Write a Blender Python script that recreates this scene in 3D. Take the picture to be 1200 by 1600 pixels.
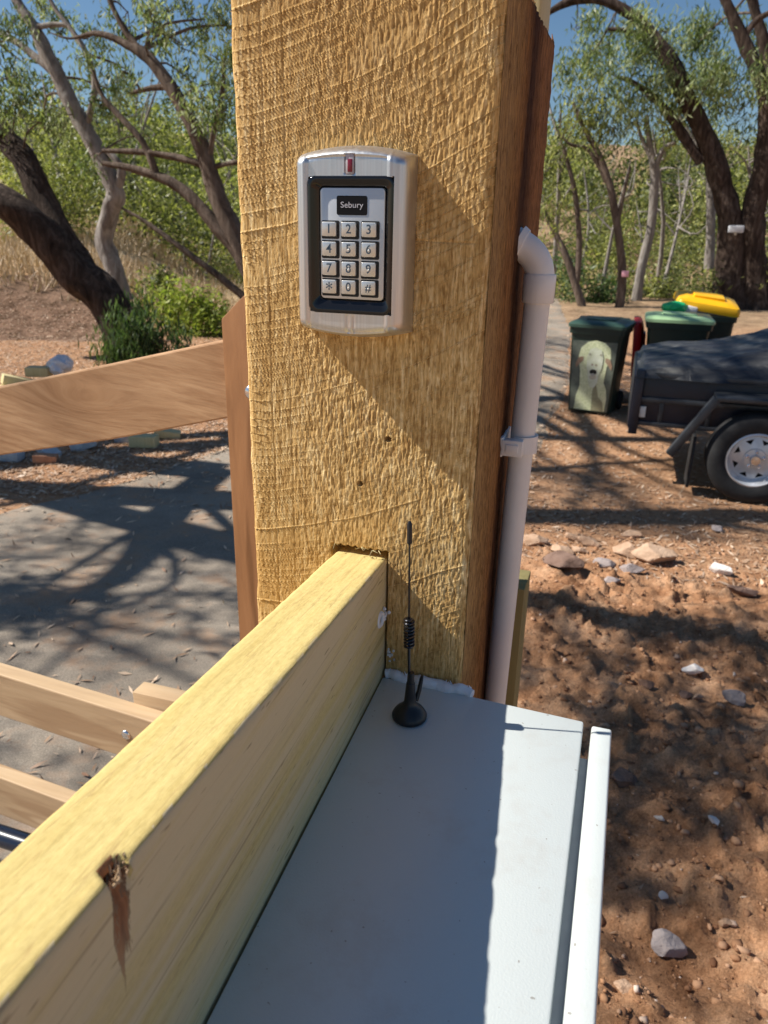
import bpy, bmesh, math, random
import numpy as np
from mathutils import Vector, Matrix

# ------------------------------------------------------------------ camera, sky, sun
S = bpy.context.scene
COL = S.collection
for o in list(bpy.data.objects): bpy.data.objects.remove(o)
CAM = np.array((0, 0, 1.74))
FPX = 1160.0
def _n(v):
    v = np.array(v, float); return v / np.linalg.norm(v)
_down = _n((-64, -3016, -1160)); _yd = np.array((400, 450, -1160.)); _yd = _n(_yd - _down * _yd.dot(_down))
_up = -_down; _xd = np.cross(_yd, _up)
ROT = np.array([_xd, _yd, _up])
cd = bpy.data.cameras.new('camera'); cam = bpy.data.objects.new('camera', cd); COL.objects.link(cam)
M4 = Matrix([list(ROT[0]) + [0], list(ROT[1]) + [0], list(ROT[2]) + [1.74], [0, 0, 0, 1]])
cam.matrix_world = M4
cd.sensor_fit = 'VERTICAL'; cd.sensor_height = 36; cd.lens = FPX / 1600 * 36
cd.clip_start = 0.02; cd.clip_end = 2000
cd.dof.use_dof = True; cd.dof.focus_distance = 0.62; cd.dof.aperture_fstop = 15.0
S.camera = cam
S.render.resolution_x = 768; S.render.resolution_y = 1024

SUN = _n((-1, -0.20, 1.01))            # towards the sun
w = bpy.data.worlds.new("World"); S.world = w; w.use_nodes = True
nt = w.node_tree; nt.nodes.clear()
sky = nt.nodes.new('ShaderNodeTexSky'); sky.sky_type = 'NISHITA'; sky.sun_disc = False
sky.sun_elevation = math.asin(SUN[2]); sky.sun_rotation = math.atan2(SUN[0], SUN[1]) % (2 * math.pi)
sky.air_density = 1.0; sky.dust_density = 0.2; sky.ozone_density = 3.0
bg = nt.nodes.new('ShaderNodeBackground'); bg.inputs[1].default_value = 0.060
ow = nt.nodes.new('ShaderNodeOutputWorld')
hs_ = nt.nodes.new('ShaderNodeHueSaturation'); hs_.inputs['Saturation'].default_value = 1.12
nt.links.new(sky.outputs[0], hs_.inputs['Color']); nt.links.new(hs_.outputs[0], bg.inputs[0]); nt.links.new(bg.outputs[0], ow.inputs[0])
sl = bpy.data.lights.new('sun', 'SUN'); sl.energy = 5.0; sl.angle = math.radians(0.53); sl.color = (1.0, 0.955, 0.88)
so = bpy.data.objects.new('sun', sl); COL.objects.link(so)
so.rotation_euler = Vector(SUN).to_track_quat('Z', 'Y').to_euler()
S.view_settings.view_transform = 'Standard'; S.view_settings.look = 'None'
S.view_settings.exposure = 0.54; S.view_settings.gamma = 1.0

RNG = np.random.default_rng(7)
random.seed(5)

# ------------------------------------------------------------------ helpers
def ray(px, py): return ROT @ np.array(((px - 600) / FPX, -(py - 800) / FPX, -1.0))
def at(px, py, Y):                       # the point of the pixel's ray at world depth y = Y
    r = ray(px, py); return CAM + r * (Y / r[1])
_TAB = np.random.default_rng(11).random((256, 256))
def vn(u, v, s=0):                       # smooth value noise in [0,1]
    u = np.asarray(u, float) + 37.7 * s; v = np.asarray(v, float) + 91.3 * s
    iu = np.floor(u).astype(int); iv = np.floor(v).astype(int); fu = u - iu; fv = v - iv
    fu = fu * fu * (3 - 2 * fu); fv = fv * fv * (3 - 2 * fv)
    a = _TAB[iu & 255, iv & 255]; b = _TAB[(iu + 1) & 255, iv & 255]; c = _TAB[iu & 255, (iv + 1) & 255]; d = _TAB[(iu + 1) & 255, (iv + 1) & 255]
    return (a * (1 - fu) + b * fu) * (1 - fv) + (c * (1 - fu) + d * fu) * fv
def fbm(u, v, o=4, s=0):
    r = 0; a = 0.5; t = 0
    for k in range(o):
        r = r + a * vn(u * 2 ** k, v * 2 ** k, s + k * 3); t += a; a *= 0.5
    return r / t
def sst(a, b, x):
    t = np.clip((np.asarray(x, float) - a) / (b - a), 0, 1); return t * t * (3 - 2 * t)

def tag(o, label=None, cat=None, group=None, kind=None):
    if label: o['label'] = label
    if cat: o['category'] = cat
    if group: o['group'] = group
    if kind: o['kind'] = kind
    return o
def empty(name, loc, label, cat, group=None):
    o = bpy.data.objects.new(name, None); COL.objects.link(o); o.location = loc
    o.empty_display_size = 0.1
    return tag(o, label, cat, group)
def mesh_obj(name, V, F, mat, parent=None, smooth=False, fmat=None, attr=None):
    me = bpy.data.meshes.new(name)
    V = np.asarray(V, dtype=np.float32)
    if isinstance(F, np.ndarray):
        k = F.shape[1]; n = len(F)
        me.vertices.add(len(V)); me.vertices.foreach_set('co', V.ravel())
        me.loops.add(n * k); me.loops.foreach_set('vertex_index', F.astype(np.int32).ravel())
        me.polygons.add(n)
        me.polygons.foreach_set('loop_start', np.arange(0, n * k, k, dtype=np.int32))
        me.polygons.foreach_set('loop_total', np.full(n, k, dtype=np.int32))
    else:
        me.from_pydata([tuple(map(float, v)) for v in V], [], F)
    for m in (mat if isinstance(mat, (list, tuple)) else [mat]): me.materials.append(m)
    if fmat is not None: me.polygons.foreach_set('material_index', np.asarray(fmat, dtype=np.int32))
    if attr is not None:
        a = me.attributes.new('var', 'FLOAT', 'POINT'); a.data.foreach_set('value', np.asarray(attr, dtype=np.float32))
    if smooth: me.polygons.foreach_set('use_smooth', np.ones(len(me.polygons), dtype=bool))
    me.update(); me.validate()
    o = bpy.data.objects.new(name, me); COL.objects.link(o)
    if parent is not None:
        o.parent = parent
        o.matrix_parent_inverse = Matrix.Translation(-parent.location) if parent.type == 'EMPTY' else Matrix.Identity(4)
    return o

class MB:
    """collects closed pieces, linked as one mesh (world coordinates)"""
    def __init__(s): s.bm = bmesh.new()
    def box(s, c, d, R=None, bev=0.0, seg=2):
        t = bmesh.new(); bmesh.ops.create_cube(t, size=1)
        for v in t.verts: v.co = Vector((v.co.x * d[0], v.co.y * d[1], v.co.z * d[2]))
        if bev: bmesh.ops.bevel(t, geom=list(t.edges), offset=bev, segments=seg, profile=0.5, affect='EDGES')
        Mx = Matrix.Translation(Vector([float(k) for k in c])) @ (R.to_4x4() if R is not None else Matrix.Identity(4))
        bmesh.ops.transform(t, matrix=Mx, verts=t.verts); s._add(t); return s
    def b2(s, a, b, bev=0.0, seg=2):
        return s.box([(a[i] + b[i]) / 2 for i in range(3)], [abs(b[i] - a[i]) for i in range(3)], None, bev, seg)
    def _add(s, t):
        me = bpy.data.meshes.new('t'); t.to_mesh(me); s.bm.from_mesh(me); bpy.data.meshes.remove(me); t.free()
    def tube(s, pts, r, n=16, cap=True):
        pts = [Vector([float(k) for k in p]) for p in pts]; m = len(pts)
        rs = r if isinstance(r, (list, tuple, np.ndarray)) else [r] * m
        prev = None; rings = []
        for i, p in enumerate(pts):
            t = (pts[min(i + 1, m - 1)] - pts[max(i - 1, 0)]).normalized()
            if prev is None:
                a = Vector((0, 0, 1)) if abs(t.z) < 0.9 else Vector((1, 0, 0)); u = t.cross(a).normalized()
            else: u = (prev - t * prev.dot(t)).normalized()
            prev = u; v = t.cross(u)
            rings.append([s.bm.verts.new(p + (u * math.cos(2 * math.pi * k / n) + v * math.sin(2 * math.pi * k / n)) * rs[i]) for k in range(n)])
        for i in range(m - 1):
            for k in range(n): s.bm.faces.new((rings[i][k], rings[i][(k + 1) % n], rings[i + 1][(k + 1) % n], rings[i + 1][k]))
        if cap: s.bm.faces.new(rings[0][::-1]); s.bm.faces.new(rings[-1])
        return s
    def lathe(s, c, prof, axis=(0, 0, 1), n=40, cap=True):
        """prof: (radius, height along axis)"""
        ax = Vector(axis).normalized(); a = Vector((0, 0, 1)) if abs(ax.z) < 0.9 else Vector((1, 0, 0)); u = ax.cross(a).normalized(); v = ax.cross(u); c = Vector([float(k) for k in c])
        rings = []
        for r, h in prof: rings.append([s.bm.verts.new(c + ax * h + (u * math.cos(2 * math.pi * k / n) + v * math.sin(2 * math.pi * k / n)) * max(r, 1e-5)) for k in range(n)])
        for i in range(len(rings) - 1):
            for k in range(n): s.bm.faces.new((rings[i][k], rings[i][(k + 1) % n], rings[i + 1][(k + 1) % n], rings[i + 1][k]))
        if cap and prof[0][0] > 1e-4: s.bm.faces.new(rings[0][::-1])
        if cap and prof[-1][0] > 1e-4: s.bm.faces.new(rings[-1])
        return s
    def prism(s, poly, d, o=(0, 0, 0), U=(1, 0, 0), Vv=(0, 0, 1), N=(0, 1, 0), bev=0.0):
        """poly in (U,V) extruded along N by d"""
        o = Vector([float(k) for k in o]); U = Vector(U); Vv = Vector(Vv); N = Vector(N); t = bmesh.new()
        a = [t.verts.new(o + U * p[0] + Vv * p[1]) for p in poly]; b = [t.verts.new(v.co + N * d) for v in a]; n = len(a)
        t.faces.new(a); t.faces.new(b[::-1])
        for i in range(n): t.faces.new((a[i], b[i], b[(i + 1) % n], a[(i + 1) % n]))
        bmesh.ops.recalc_face_normals(t, faces=t.faces)
        if bev: bmesh.ops.bevel(t, geom=list(t.edges), offset=bev, segments=2, profile=0.5, affect='EDGES')
        s._add(t); return s
    def build(s, name, mat, parent=None, smooth=True, angle=35):
        bmesh.ops.recalc_face_normals(s.bm, faces=s.bm.faces)
        me = bpy.data.meshes.new(name); s.bm.to_mesh(me); s.bm.free()
        me.materials.append(mat)
        o = bpy.data.objects.new(name, me); COL.objects.link(o)
        if smooth:
            me.polygons.foreach_set('use_smooth', np.ones(len(me.polygons), dtype=bool))
            try: me.set_sharp_from_angle(angle=math.radians(angle))
            except Exception: pass
        if parent is not None:
            o.parent = parent
            if parent.type == 'EMPTY': o.matrix_parent_inverse = Matrix.Translation(-parent.location)
            else: o.matrix_parent_inverse = Matrix.Identity(4)
        return o
def rrect(cx, cz, w_, h, r, n=5):
    p = []
    for sx, sz, a0 in ((1, 1, 0), (-1, 1, 90), (-1, -1, 180), (1, -1, 270)):
        for k in range(n + 1):
            a = math.radians(a0 + 90 * k / n); p.append((cx + sx * (w_ / 2 - r) + r * math.cos(a), cz + sz * (h / 2 - r) + r * math.sin(a)))
    return p

# ------------------------------------------------------------------ materials
class Mat:
    def __init__(s, name, rough=0.6, metal=0.0, spec=0.5):
        s.m = bpy.data.materials.new(name); s.m.use_nodes = True; s.nt = s.m.node_tree
        s.b = s.nt.nodes['Principled BSDF']; s.out = s.nt.nodes['Material Output']
        s.b.inputs['Roughness'].default_value = rough; s.b.inputs['Metallic'].default_value = metal
        s.b.inputs['Specular IOR Level'].default_value = spec; s._tc = None
    def N(s, t, **k):
        n = s.nt.nodes.new(t)
        for a, b in k.items(): setattr(n, a, b)
        return n
    def L(s, a, b): s.nt.links.new(a, b)
    def co(s, scale=(1, 1, 1), rot=(0, 0, 0)):
        if s._tc is None: s._tc = s.N('ShaderNodeTexCoord')
        mp = s.N('ShaderNodeMapping'); mp.inputs['Scale'].default_value = scale; mp.inputs['Rotation'].default_value = rot
        s.L(s._tc.outputs['Object'], mp.inputs['Vector']); return mp.outputs[0]
    def noise(s, sc, vec=None, det=4, rough=0.55, dist=0.0):
        n = s.N('ShaderNodeTexNoise'); n.inputs['Scale'].default_value = sc; n.inputs['Detail'].default_value = det
        n.inputs['Roughness'].default_value = rough; n.inputs['Distortion'].default_value = dist
        s.L(vec if vec is not None else s.co(), n.inputs['Vector']); return n.outputs['Fac']
    def ramp(s, fac, stops):
        r = s.N('ShaderNodeValToRGB'); e = r.color_ramp.elements
        while len(e) < len(stops): e.new(0.5)
        for i, (p, c) in enumerate(stops): e[i].position = p; e[i].color = (*c, 1) if len(c) == 3 else c
        s.L(fac, r.inputs[0]); return r.outputs[0]
    def mix(s, fac, a, b, mode='MIX'):
        m = s.N('ShaderNodeMix', data_type='RGBA', blend_type=mode)
        if isinstance(fac, (int, float)): m.inputs[0].default_value = fac
        else: s.L(fac, m.inputs[0])
        for i, x in ((6, a), (7, b)):
            if isinstance(x, tuple): m.inputs[i].default_value = (*x, 1)
            else: s.L(x, m.inputs[i])
        return m.outputs[2]
    def math(s, op, a, b=None, clamp=False):
        m = s.N('ShaderNodeMath', operation=op, use_clamp=clamp)
        for i, x in ((0, a), (1, b)):
            if x is None: continue
            if isinstance(x, (int, float)): m.inputs[i].default_value = x
            else: s.L(x, m.inputs[i])
        return m.outputs[0]
    def color(s, c):
        if isinstance(c, tuple): s.b.inputs['Base Color'].default_value = (*c, 1)
        else: s.L(c, s.b.inputs['Base Color'])
        return s
    def rough(s, f): s.L(f, s.b.inputs['Roughness']); return s
    def bump(s, h, dist=0.001, strength=1.0):
        b = s.N('ShaderNodeBump'); b.inputs['Strength'].default_value = strength; b.inputs['Distance'].default_value = dist
        s.L(h, b.inputs['Height']); s.L(b.outputs[0], s.b.inputs['Normal']); return s
    def xyz(s):
        if s._tc is None: s._tc = s.N('ShaderNodeTexCoord')
        x = s.N('ShaderNodeSeparateXYZ'); s.L(s._tc.outputs['Object'], x.inputs[0]); return x.outputs
def simple(name, c, rough=0.5, metal=0.0, var=0.12, sc=30, bumpd=0.0, bsc=200, spec=0.5):
    m = Mat(name, rough, metal, spec)
    lo = tuple(x * (1 - var) for x in c); hi = tuple(min(1, x * (1 + var)) for x in c)
    n = m.noise(sc); m.color(m.ramp(n, [(0.3, lo), (0.7, hi)]))
    if bumpd: m.bump(m.noise(bsc), bumpd)
    return m.m
def wood(name, dark, mid, light, axis='x', grain=60, stretch=0.06, rough=0.7, bd=0.0004, streak=None):
    """timber with grain running along axis"""
    m = Mat(name, rough, 0, 0.25)
    sc = {'x': (stretch, 1, 1), 'y': (1, stretch, 1), 'z': (1, 1, stretch)}[axis]
    v = m.co(sc); n1 = m.noise(grain, v, 6, 0.6, 0.6); n2 = m.noise(grain * 0.22, v, 3, 0.5, 1.2)
    c1 = m.ramp(n1, [(0.3, dark), (0.5, mid), (0.72, light)])
    c2 = m.ramp(n2, [(0.35, mid), (0.65, light)])
    c = m.mix(0.5, c1, c2)
    if streak:
        n3 = m.noise(grain * 0.5, v, 2, 0.5, 0.8); f = m.ramp(n3, [(0.56, (0, 0, 0)), (0.64, (1, 1, 1))]); c = m.mix(m.math('MULTIPLY', f, 0.55), c, streak)
    m.color(c); m.bump(m.noise(grain * 3.5, v, 5, 0.7), bd)
    return m.m

# rough sawn hardwood of the big post
def post_mats():
    m = Mat('rough_sawn_post', 0.85, 0, 0.15)
    v = m.co((1, 1, 0.10)); fib = m.noise(420, v, 5, 0.65, 0.8); big = m.noise(5.5, m.co((1, 1, 0.5)), 4, 0.6, 0.6)
    c = m.ramp(fib, [(0.34, (0.36, 0.20, 0.065)), (0.5, (0.72, 0.465, 0.18)), (0.64, (0.99, 0.76, 0.40))])
    c = m.mix(m.ramp(big, [(0.35, (0, 0, 0)), (0.7, (1, 1, 1))]), c, (0.58, 0.34, 0.115))
    av = m.N('ShaderNodeAttribute'); av.attribute_name = 'var'; c = m.mix(1.0, c, m.ramp(av.outputs['Fac'], [(0.12, (0.62, 0.55, 0.48)), (0.40, (1.0, 1.0, 1.0)), (0.8, (1.25, 1.28, 1.35)), (1.0, (1.9, 2.1, 2.5))]), 'MULTIPLY')
    # reddish stain streaks low on the face and pale wear by the arris
    st = m.noise(16, m.co((1, 1, 2.2)), 5, 0.7, 1.5); x = m.xyz()
    reg = m.math('MULTIPLY', m.ramp(x[2], [(0.0, (0, 0, 0)), (1, (0, 0, 0))]) if False else m.math('SUBTRACT', 1.0, m.math('MULTIPLY', m.math('ABSOLUTE', m.math('SUBTRACT', x[2], 1.58)), 16.0), True), m.ramp(st, [(0.48, (0, 0, 0)), (0.62, (1, 1, 1))]))
    reg = m.math('MULTIPLY', reg, m.math('GREATER_THAN', x[0], -0.20))
    c = m.mix(m.math('MULTIPLY', reg, 0.45), c, (0.30, 0.13, 0.04))
    m.color(c)
    f2 = m.noise(1150, m.co((1, 1, 0.42)), 4, 0.75, 0.5); f3 = m.noise(520, m.co((1, 1, 0.42)), 3, 0.6, 1.0)
    m.bump(m.math('ADD', m.math('MULTIPLY', f2, 0.7), m.math('MULTIPLY', f3, 0.12)), 0.0010, 1.0)
    s_ = Mat('post_side', 0.85, 0, 0.12)
    v = s_.co((1, 1, 0.13)); g = s_.noise(330, v, 6, 0.75, 1.2)
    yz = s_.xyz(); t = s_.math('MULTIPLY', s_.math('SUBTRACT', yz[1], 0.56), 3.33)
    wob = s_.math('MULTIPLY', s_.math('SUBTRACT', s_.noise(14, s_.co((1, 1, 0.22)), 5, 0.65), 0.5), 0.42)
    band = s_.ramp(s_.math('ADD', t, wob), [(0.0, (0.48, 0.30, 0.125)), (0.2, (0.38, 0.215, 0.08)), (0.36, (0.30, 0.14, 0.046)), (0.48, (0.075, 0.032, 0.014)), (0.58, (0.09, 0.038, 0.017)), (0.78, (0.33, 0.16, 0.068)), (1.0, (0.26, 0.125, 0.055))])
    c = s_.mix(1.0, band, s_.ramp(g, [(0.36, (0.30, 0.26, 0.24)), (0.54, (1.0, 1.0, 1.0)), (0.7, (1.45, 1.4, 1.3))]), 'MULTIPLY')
    s_.color(c); s_.bump(s_.noise(700, s_.co((1, 1, 0.2)), 5, 0.7), 0.0014)
    return [m.m, s_.m]
M = {}
POSTM = post_mats()
def beam_mat():
    m = Mat('treated_pine', 0.72, 0, 0.25)
    n1 = m.noise(110, m.co((2.4, 0.018, 1.5)), 6, 0.6, 0.3); n2 = m.noise(14, m.co((2.0, 0.05, 1.0)), 3, 0.5, 0.5); sp0 = m.noise(420, m.co((1, 0.5, 1)), 3, 0.6)
    c = m.mix(0.45, m.ramp(n1, [(0.32, (0.50, 0.375, 0.13)), (0.46, (0.61, 0.475, 0.185)), (0.75, (0.67, 0.54, 0.235))]), m.ramp(n2, [(0.40, (0.58, 0.44, 0.165)), (0.6, (0.65, 0.52, 0.22))]))
    c = m.mix(1.0, c, m.ramp(sp0, [(0.32, (0.90, 0.88, 0.84)), (0.6, (1.02, 1.02, 1.02))]), 'MULTIPLY')
    n3 = m.noise(95, m.co((2.6, 0.010, 2.0)), 2, 0.5, 0.2); f = m.ramp(n3, [(0.60, (0, 0, 0)), (0.625, (1, 1, 1)), (0.66, (0, 0, 0))])
    c = m.mix(m.math('MULTIPLY', f, 0.42), c, (0.36, 0.22, 0.09))
    # paler, less yellow band on the sawn side of the beam (only the plank's right face has it)
    x = m.xyz(); geo = m.N('ShaderNodeNewGeometry'); sn = m.N('ShaderNodeSeparateXYZ'); m.L(geo.outputs['True Normal'], sn.inputs[0])
    side = m.math('GREATER_THAN', sn.outputs[0], 0.6)
    gn = m.noise(34, m.co((1, 0.05, 1.6)), 5, 0.6, 0.7)
    c = m.mix(m.math('MULTIPLY', side, m.ramp(gn, [(0.35, (0.1, 0.1, 0.1)), (0.60, (0.85, 0.85, 0.85))])), c, (0.66, 0.54, 0.34))
    dl = m.noise(120, m.co((1, 0.022, 1.8)), 4, 0.6, 0.4); c = m.mix(m.math('MULTIPLY', side, m.ramp(dl, [(0.58, (0, 0, 0)), (0.66, (0.5, 0.5, 0.5))])), c, (0.28, 0.18, 0.09))
    sp = m.noise(330, m.co((1, 0.12, 1.0)), 2); c = m.mix(m.math('MULTIPLY', side, m.ramp(sp, [(0.68, (0, 0, 0)), (0.74, (0.7, 0.7, 0.7))])), c, (0.20, 0.12, 0.06))
    # rust-red bark pocket under the knot at the edge
    yz = m.math('SUBTRACT', x[1], 0.180); zz = m.math('SUBTRACT', 1.503, x[2])
    wd = m.math('SUBTRACT', 0.0074, m.math('MULTIPLY', zz, 0.12)); nz = m.math('MULTIPLY', m.math('SUBTRACT', m.noise(160, m.co((1, 1, 0.22)), 5, 0.7), 0.5), 0.016)
    d = m.math('ABSOLUTE', m.math('ADD', m.math('ADD', yz, m.math('MULTIPLY', zz, 0.12)), nz))
    ins = m.math('MULTIPLY', m.math('GREATER_THAN', wd, d), m.math('MULTIPLY', side, m.math('SUBTRACT', 1.0, m.math('MULTIPLY', zz, 14.0), True)))
    core = m.math('MULTIPLY', m.math('GREATER_THAN', m.math('MULTIPLY', wd, 0.7), d), ins)
    c = m.mix(m.math('MULTIPLY', ins, 1.2, True), c, (0.22, 0.13, 0.07)); c = m.mix(m.math('MULTIPLY', core, 1.2, True), c, m.ramp(m.noise(70, m.co((1, 1, 0.15)), 4, .7), [(0.4, (0.16, 0.06, 0.025)), (0.6, (0.42, 0.18, 0.075))]))
    m.color(c); m.bump(m.noise(260, m.co((1, 0.08, 1)), 5, 0.7), 0.0005); return m.m
M['pine'] = beam_mat()
M['pine_plain'] = wood('pine_plain', (0.46, 0.36, 0.17), (0.60, 0.50, 0.26), (0.68, 0.58, 0.33), 'z', 60)
M['green_timber'] = wood('green_timber', (0.20, 0.17, 0.07), (0.28, 0.235, 0.10), (0.33, 0.28, 0.13), 'z', 60)
def knotty():
    m = Mat('gate_board', 0.6, 0, 0.25); x = m.xyz()
    dx = m.math('DIVIDE', m.math('ADD', x[0], 0.74), 0.075); dz = m.math('DIVIDE', m.math('SUBTRACT', x[2], 1.492), 0.020)
    d2 = m.math('ADD', m.math('MULTIPLY', dx, dx), m.math('MULTIPLY', dz, dz)); e = m.math('EXPONENT', m.math('MULTIPLY', d2, -0.7))
    cb = m.N('ShaderNodeCombineXYZ'); m.L(m.math('MULTIPLY', x[0], 0.045), cb.inputs[0]); m.L(x[1], cb.inputs[1])
    m.L(m.math('ADD', m.math('ADD', x[2], m.math('MULTIPLY', x[0], 0.10)), m.math('MULTIPLY', e, 0.035)), cb.inputs[2])
    n1 = m.noise(170, cb.outputs[0], 5, 0.65, 0.3); n2 = m.noise(45, cb.outputs[0], 4, 0.6, 0.4)
    c = m.mix(0.5, m.ramp(n1, [(0.3, (0.28, 0.145, 0.07)), (0.5, (0.48, 0.28, 0.145)), (0.7, (0.60, 0.385, 0.22))]), m.ramp(n2, [(0.36, (0.33, 0.175, 0.085)), (0.62, (0.58, 0.36, 0.20))]))
    c = m.mix(m.math('MULTIPLY', e, 0.35), c, (0.34, 0.18, 0.085)); m.color(c); m.bump(n1, 0.0005); return m.m
M['gate_wood'] = wood('gate_wood', (0.27, 0.145, 0.075), (0.46, 0.285, 0.16), (0.60, 0.40, 0.24), 'x', 38, 0.07, 0.6, 0.0005, (0.26, 0.14, 0.07))
M['gate_light'] = wood('gate_light', (0.34, 0.22, 0.125), (0.50, 0.345, 0.20), (0.60, 0.44, 0.275), 'x', 50, 0.06, 0.6, 0.0005, (0.32, 0.19, 0.10))
M['stile_wood'] = wood('stile_wood', (0.15, 0.065, 0.028), (0.29, 0.135, 0.055), (0.38, 0.19, 0.085), 'z', 40, 0.10, 0.55, 0.0005, (0.13, 0.055, 0.02))
def paint(name, c, bd=0.00022, sc=700, rough=0.33):
    m = Mat(name, rough, 0, 0.5); n = m.noise(5, None, 3); c1 = m.ramp(n, [(0.3, tuple(x * 0.96 for x in c)), (0.7, c)])
    sp = m.noise(260, None, 1, 0.4); f = m.ramp(sp, [(0.78, (0, 0, 0)), (0.80, (1, 1, 1))])
    du = m.noise(18, None, 6, 0.75); sc_ = m.noise(60, m.co((1, 0.04, 1)), 3, 0.5); c1 = m.mix(m.ramp(du, [(0.52, (0, 0, 0)), (0.75, (0.32, 0.32, 0.32))]), c1, (0.48, 0.42, 0.36)); c1 = m.mix(m.ramp(sc_, [(0.70, (0, 0, 0)), (0.72, (0.25, 0.25, 0.25))]), c1, (0.42, 0.40, 0.38)); m.color(m.mix(m.math('MULTIPLY', f, 0.6), c1, (0.22, 0.17, 0.13))); m.bump(m.noise(sc, None, 2), bd, 0.6); return m.m
M['cab'] = paint('cabinet_paint', (0.62, 0.66, 0.645))
M['cab_dark'] = simple('gasket', (0.30, 0.33, 0.37), 0.6)
M['pvc'] = simple('pvc_grey', (0.82, 0.815, 0.785), 0.38, 0, 0.05, 14)
M['pvc2'] = simple('pvc_fitting', (0.83, 0.825, 0.80), 0.35, 0, 0.05, 14)
M['caulk'] = simple('white_sealant', (0.80, 0.80, 0.82), 0.6, 0, 0.06, 90, 0.001, 260)
def brushed():
    m = Mat('satin_metal', 0.36, 0.92, 0.5); n = m.noise(600, m.co((1, 1, 0.02)), 3); m.color(m.ramp(n, [(0.3, (0.60, 0.605, 0.61)), (0.7, (0.70, 0.705, 0.71))]))
    m.rough(m.ramp(m.noise(300, m.co((1, 1, 0.05))), [(0.3, (0.30,) * 3), (0.7, (0.42,) * 3)])); return m.m
M['satin'] = brushed()
M['plate'] = simple('satin_plate', (0.66, 0.655, 0.64), 0.42, 0.7, 0.03)
M['keymetal'] = simple('key_metal', (0.74, 0.73, 0.70), 0.36, 0.8, 0.03)
M['gloss_black'] = simple('gloss_black', (0.008, 0.008, 0.009), 0.12, 0, 0.1)
M['blackp'] = simple('black_plastic', (0.012, 0.012, 0.014), 0.38, 0, 0.1)
M['keyblack'] = simple('key_surround', (0.006, 0.006, 0.007), 0.5)
M['digit'] = simple('etched_digit', (0.05, 0.085, 0.13), 0.35, 0.2)
M['screen_text'] = simple('pale_lettering', (0.55, 0.55, 0.60), 0.5)
M['led_red'] = simple('red_lens', (0.20, 0.012, 0.03), 0.25)
M['led_clear'] = simple('clear_lens', (0.50, 0.46, 0.48), 0.25)
M['chrome'] = simple('bright_bolt', (0.72, 0.72, 0.74), 0.22, 1.0, 0.03)
M['steelwire'] = simple('black_chrome', (0.05, 0.05, 0.055), 0.22, 0.9, 0.1)
M['binG'] = simple('bin_green', (0.012, 0.028, 0.020), 0.45, 0, 0.2, 6)
M['binlid'] = simple('bin_lid_green', (0.035, 0.075, 0.055), 0.4, 0, 0.2, 6)
M['limelid'] = simple('lime_lid', (0.34, 0.52, 0.28), 0.4, 0, 0.15, 6)
M['yellowlid'] = simple('yellow_lid', (0.98, 0.50, 0.006), 0.4, 0, 0.06, 6)
M['redlid'] = simple('red_lid', (0.42, 0.008, 0.012), 0.4, 0, 0.15, 6)
M['bag_green'] = simple('bag_green', (0.02, 0.50, 0.16), 0.5); M['bag_white'] = simple('bag_white', (0.75, 0.72, 0.70), 0.5)
M['trailer'] = simple('trailer_paint', (0.010, 0.014, 0.028), 0.35, 0, 0.3, 5, 0.002, 30)
M['trailer_grey'] = simple('trailer_steel', (0.045, 0.050, 0.058), 0.42, 0.3, 0.3, 12)
M['rubber'] = simple('tyre_rubber', (0.018, 0.018, 0.019), 0.8, 0, 0.3, 20, 0.001, 80)
M['rim'] = simple('rim_paint', (0.70, 0.72, 0.75), 0.35, 0.5, 0.1, 20)
M['reflector'] = simple('reflector', (0.7, 0.7, 0.66), 0.3)
def tarp():
    m = Mat('black_tarp', 0.42, 0, 0.6); n = m.noise(3.6, m.co((0.8, 1.2, 4.0)), 4, 0.6, 0.8)
    m.color(m.ramp(n, [(0.38, (0.012, 0.014, 0.020)), (0.56, (0.055, 0.055, 0.055)), (0.72, (0.16, 0.155, 0.14))])); m.bump(m.noise(9, m.co((0.6, 1.6, 1)), 3, 0.5, 1.0), 0.02); return m.m
M['tarp'] = tarp()
def rockm(name, a, b):
    a = tuple(min(1, q * 1.2) for q in a); b = tuple(min(1, q * 1.2) for q in b)
    m = Mat(name, 0.9, 0, 0.2); m.color(m.ramp(m.noise(9, None, 5, 0.65), [(0.3, a), (0.7, b)])); m.bump(m.noise(40, None, 5, 0.7), 0.012); return m.m
M['rock_tan'] = rockm('rock_tan', (0.30, 0.18, 0.11), (0.52, 0.36, 0.25)); M['rock_dark'] = rockm('rock_dark', (0.12, 0.07, 0.05), (0.26, 0.17, 0.13))
M['rock_grey'] = rockm('rock_grey', (0.22, 0.18, 0.17), (0.40, 0.34, 0.32)); M['rock_white'] = rockm('rock_white', (0.50, 0.44, 0.40), (0.72, 0.68, 0.64))
M['brick'] = rockm('brick', (0.36, 0.16, 0.09), (0.50, 0.26, 0.15)); M['concrete'] = rockm('concrete', (0.34, 0.35, 0.37), (0.55, 0.56, 0.58))
def bark(name, a, b, c):
    m = Mat(name, 0.9, 0, 0.15); n = m.noise(9, m.co((1, 1, 0.22)), 6, 0.7, 0.8); m.color(m.ramp(n, [(0.3, a), (0.5, b), (0.72, c)])); m.bump(m.noise(16, m.co((1, 1, 0.2)), 6, 0.75), 0.05); return m.m
M['bark_dark'] = bark('bark_dark', (0.018, 0.012, 0.009), (0.062, 0.042, 0.032), (0.17, 0.125, 0.10))
M['bark_pale'] = bark('bark_pale', (0.14, 0.115, 0.10), (0.30, 0.265, 0.235), (0.46, 0.42, 0.38))
M['bark_mid'] = bark('bark_mid', (0.055, 0.038, 0.030), (0.15, 0.11, 0.085), (0.29, 0.225, 0.18))
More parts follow.
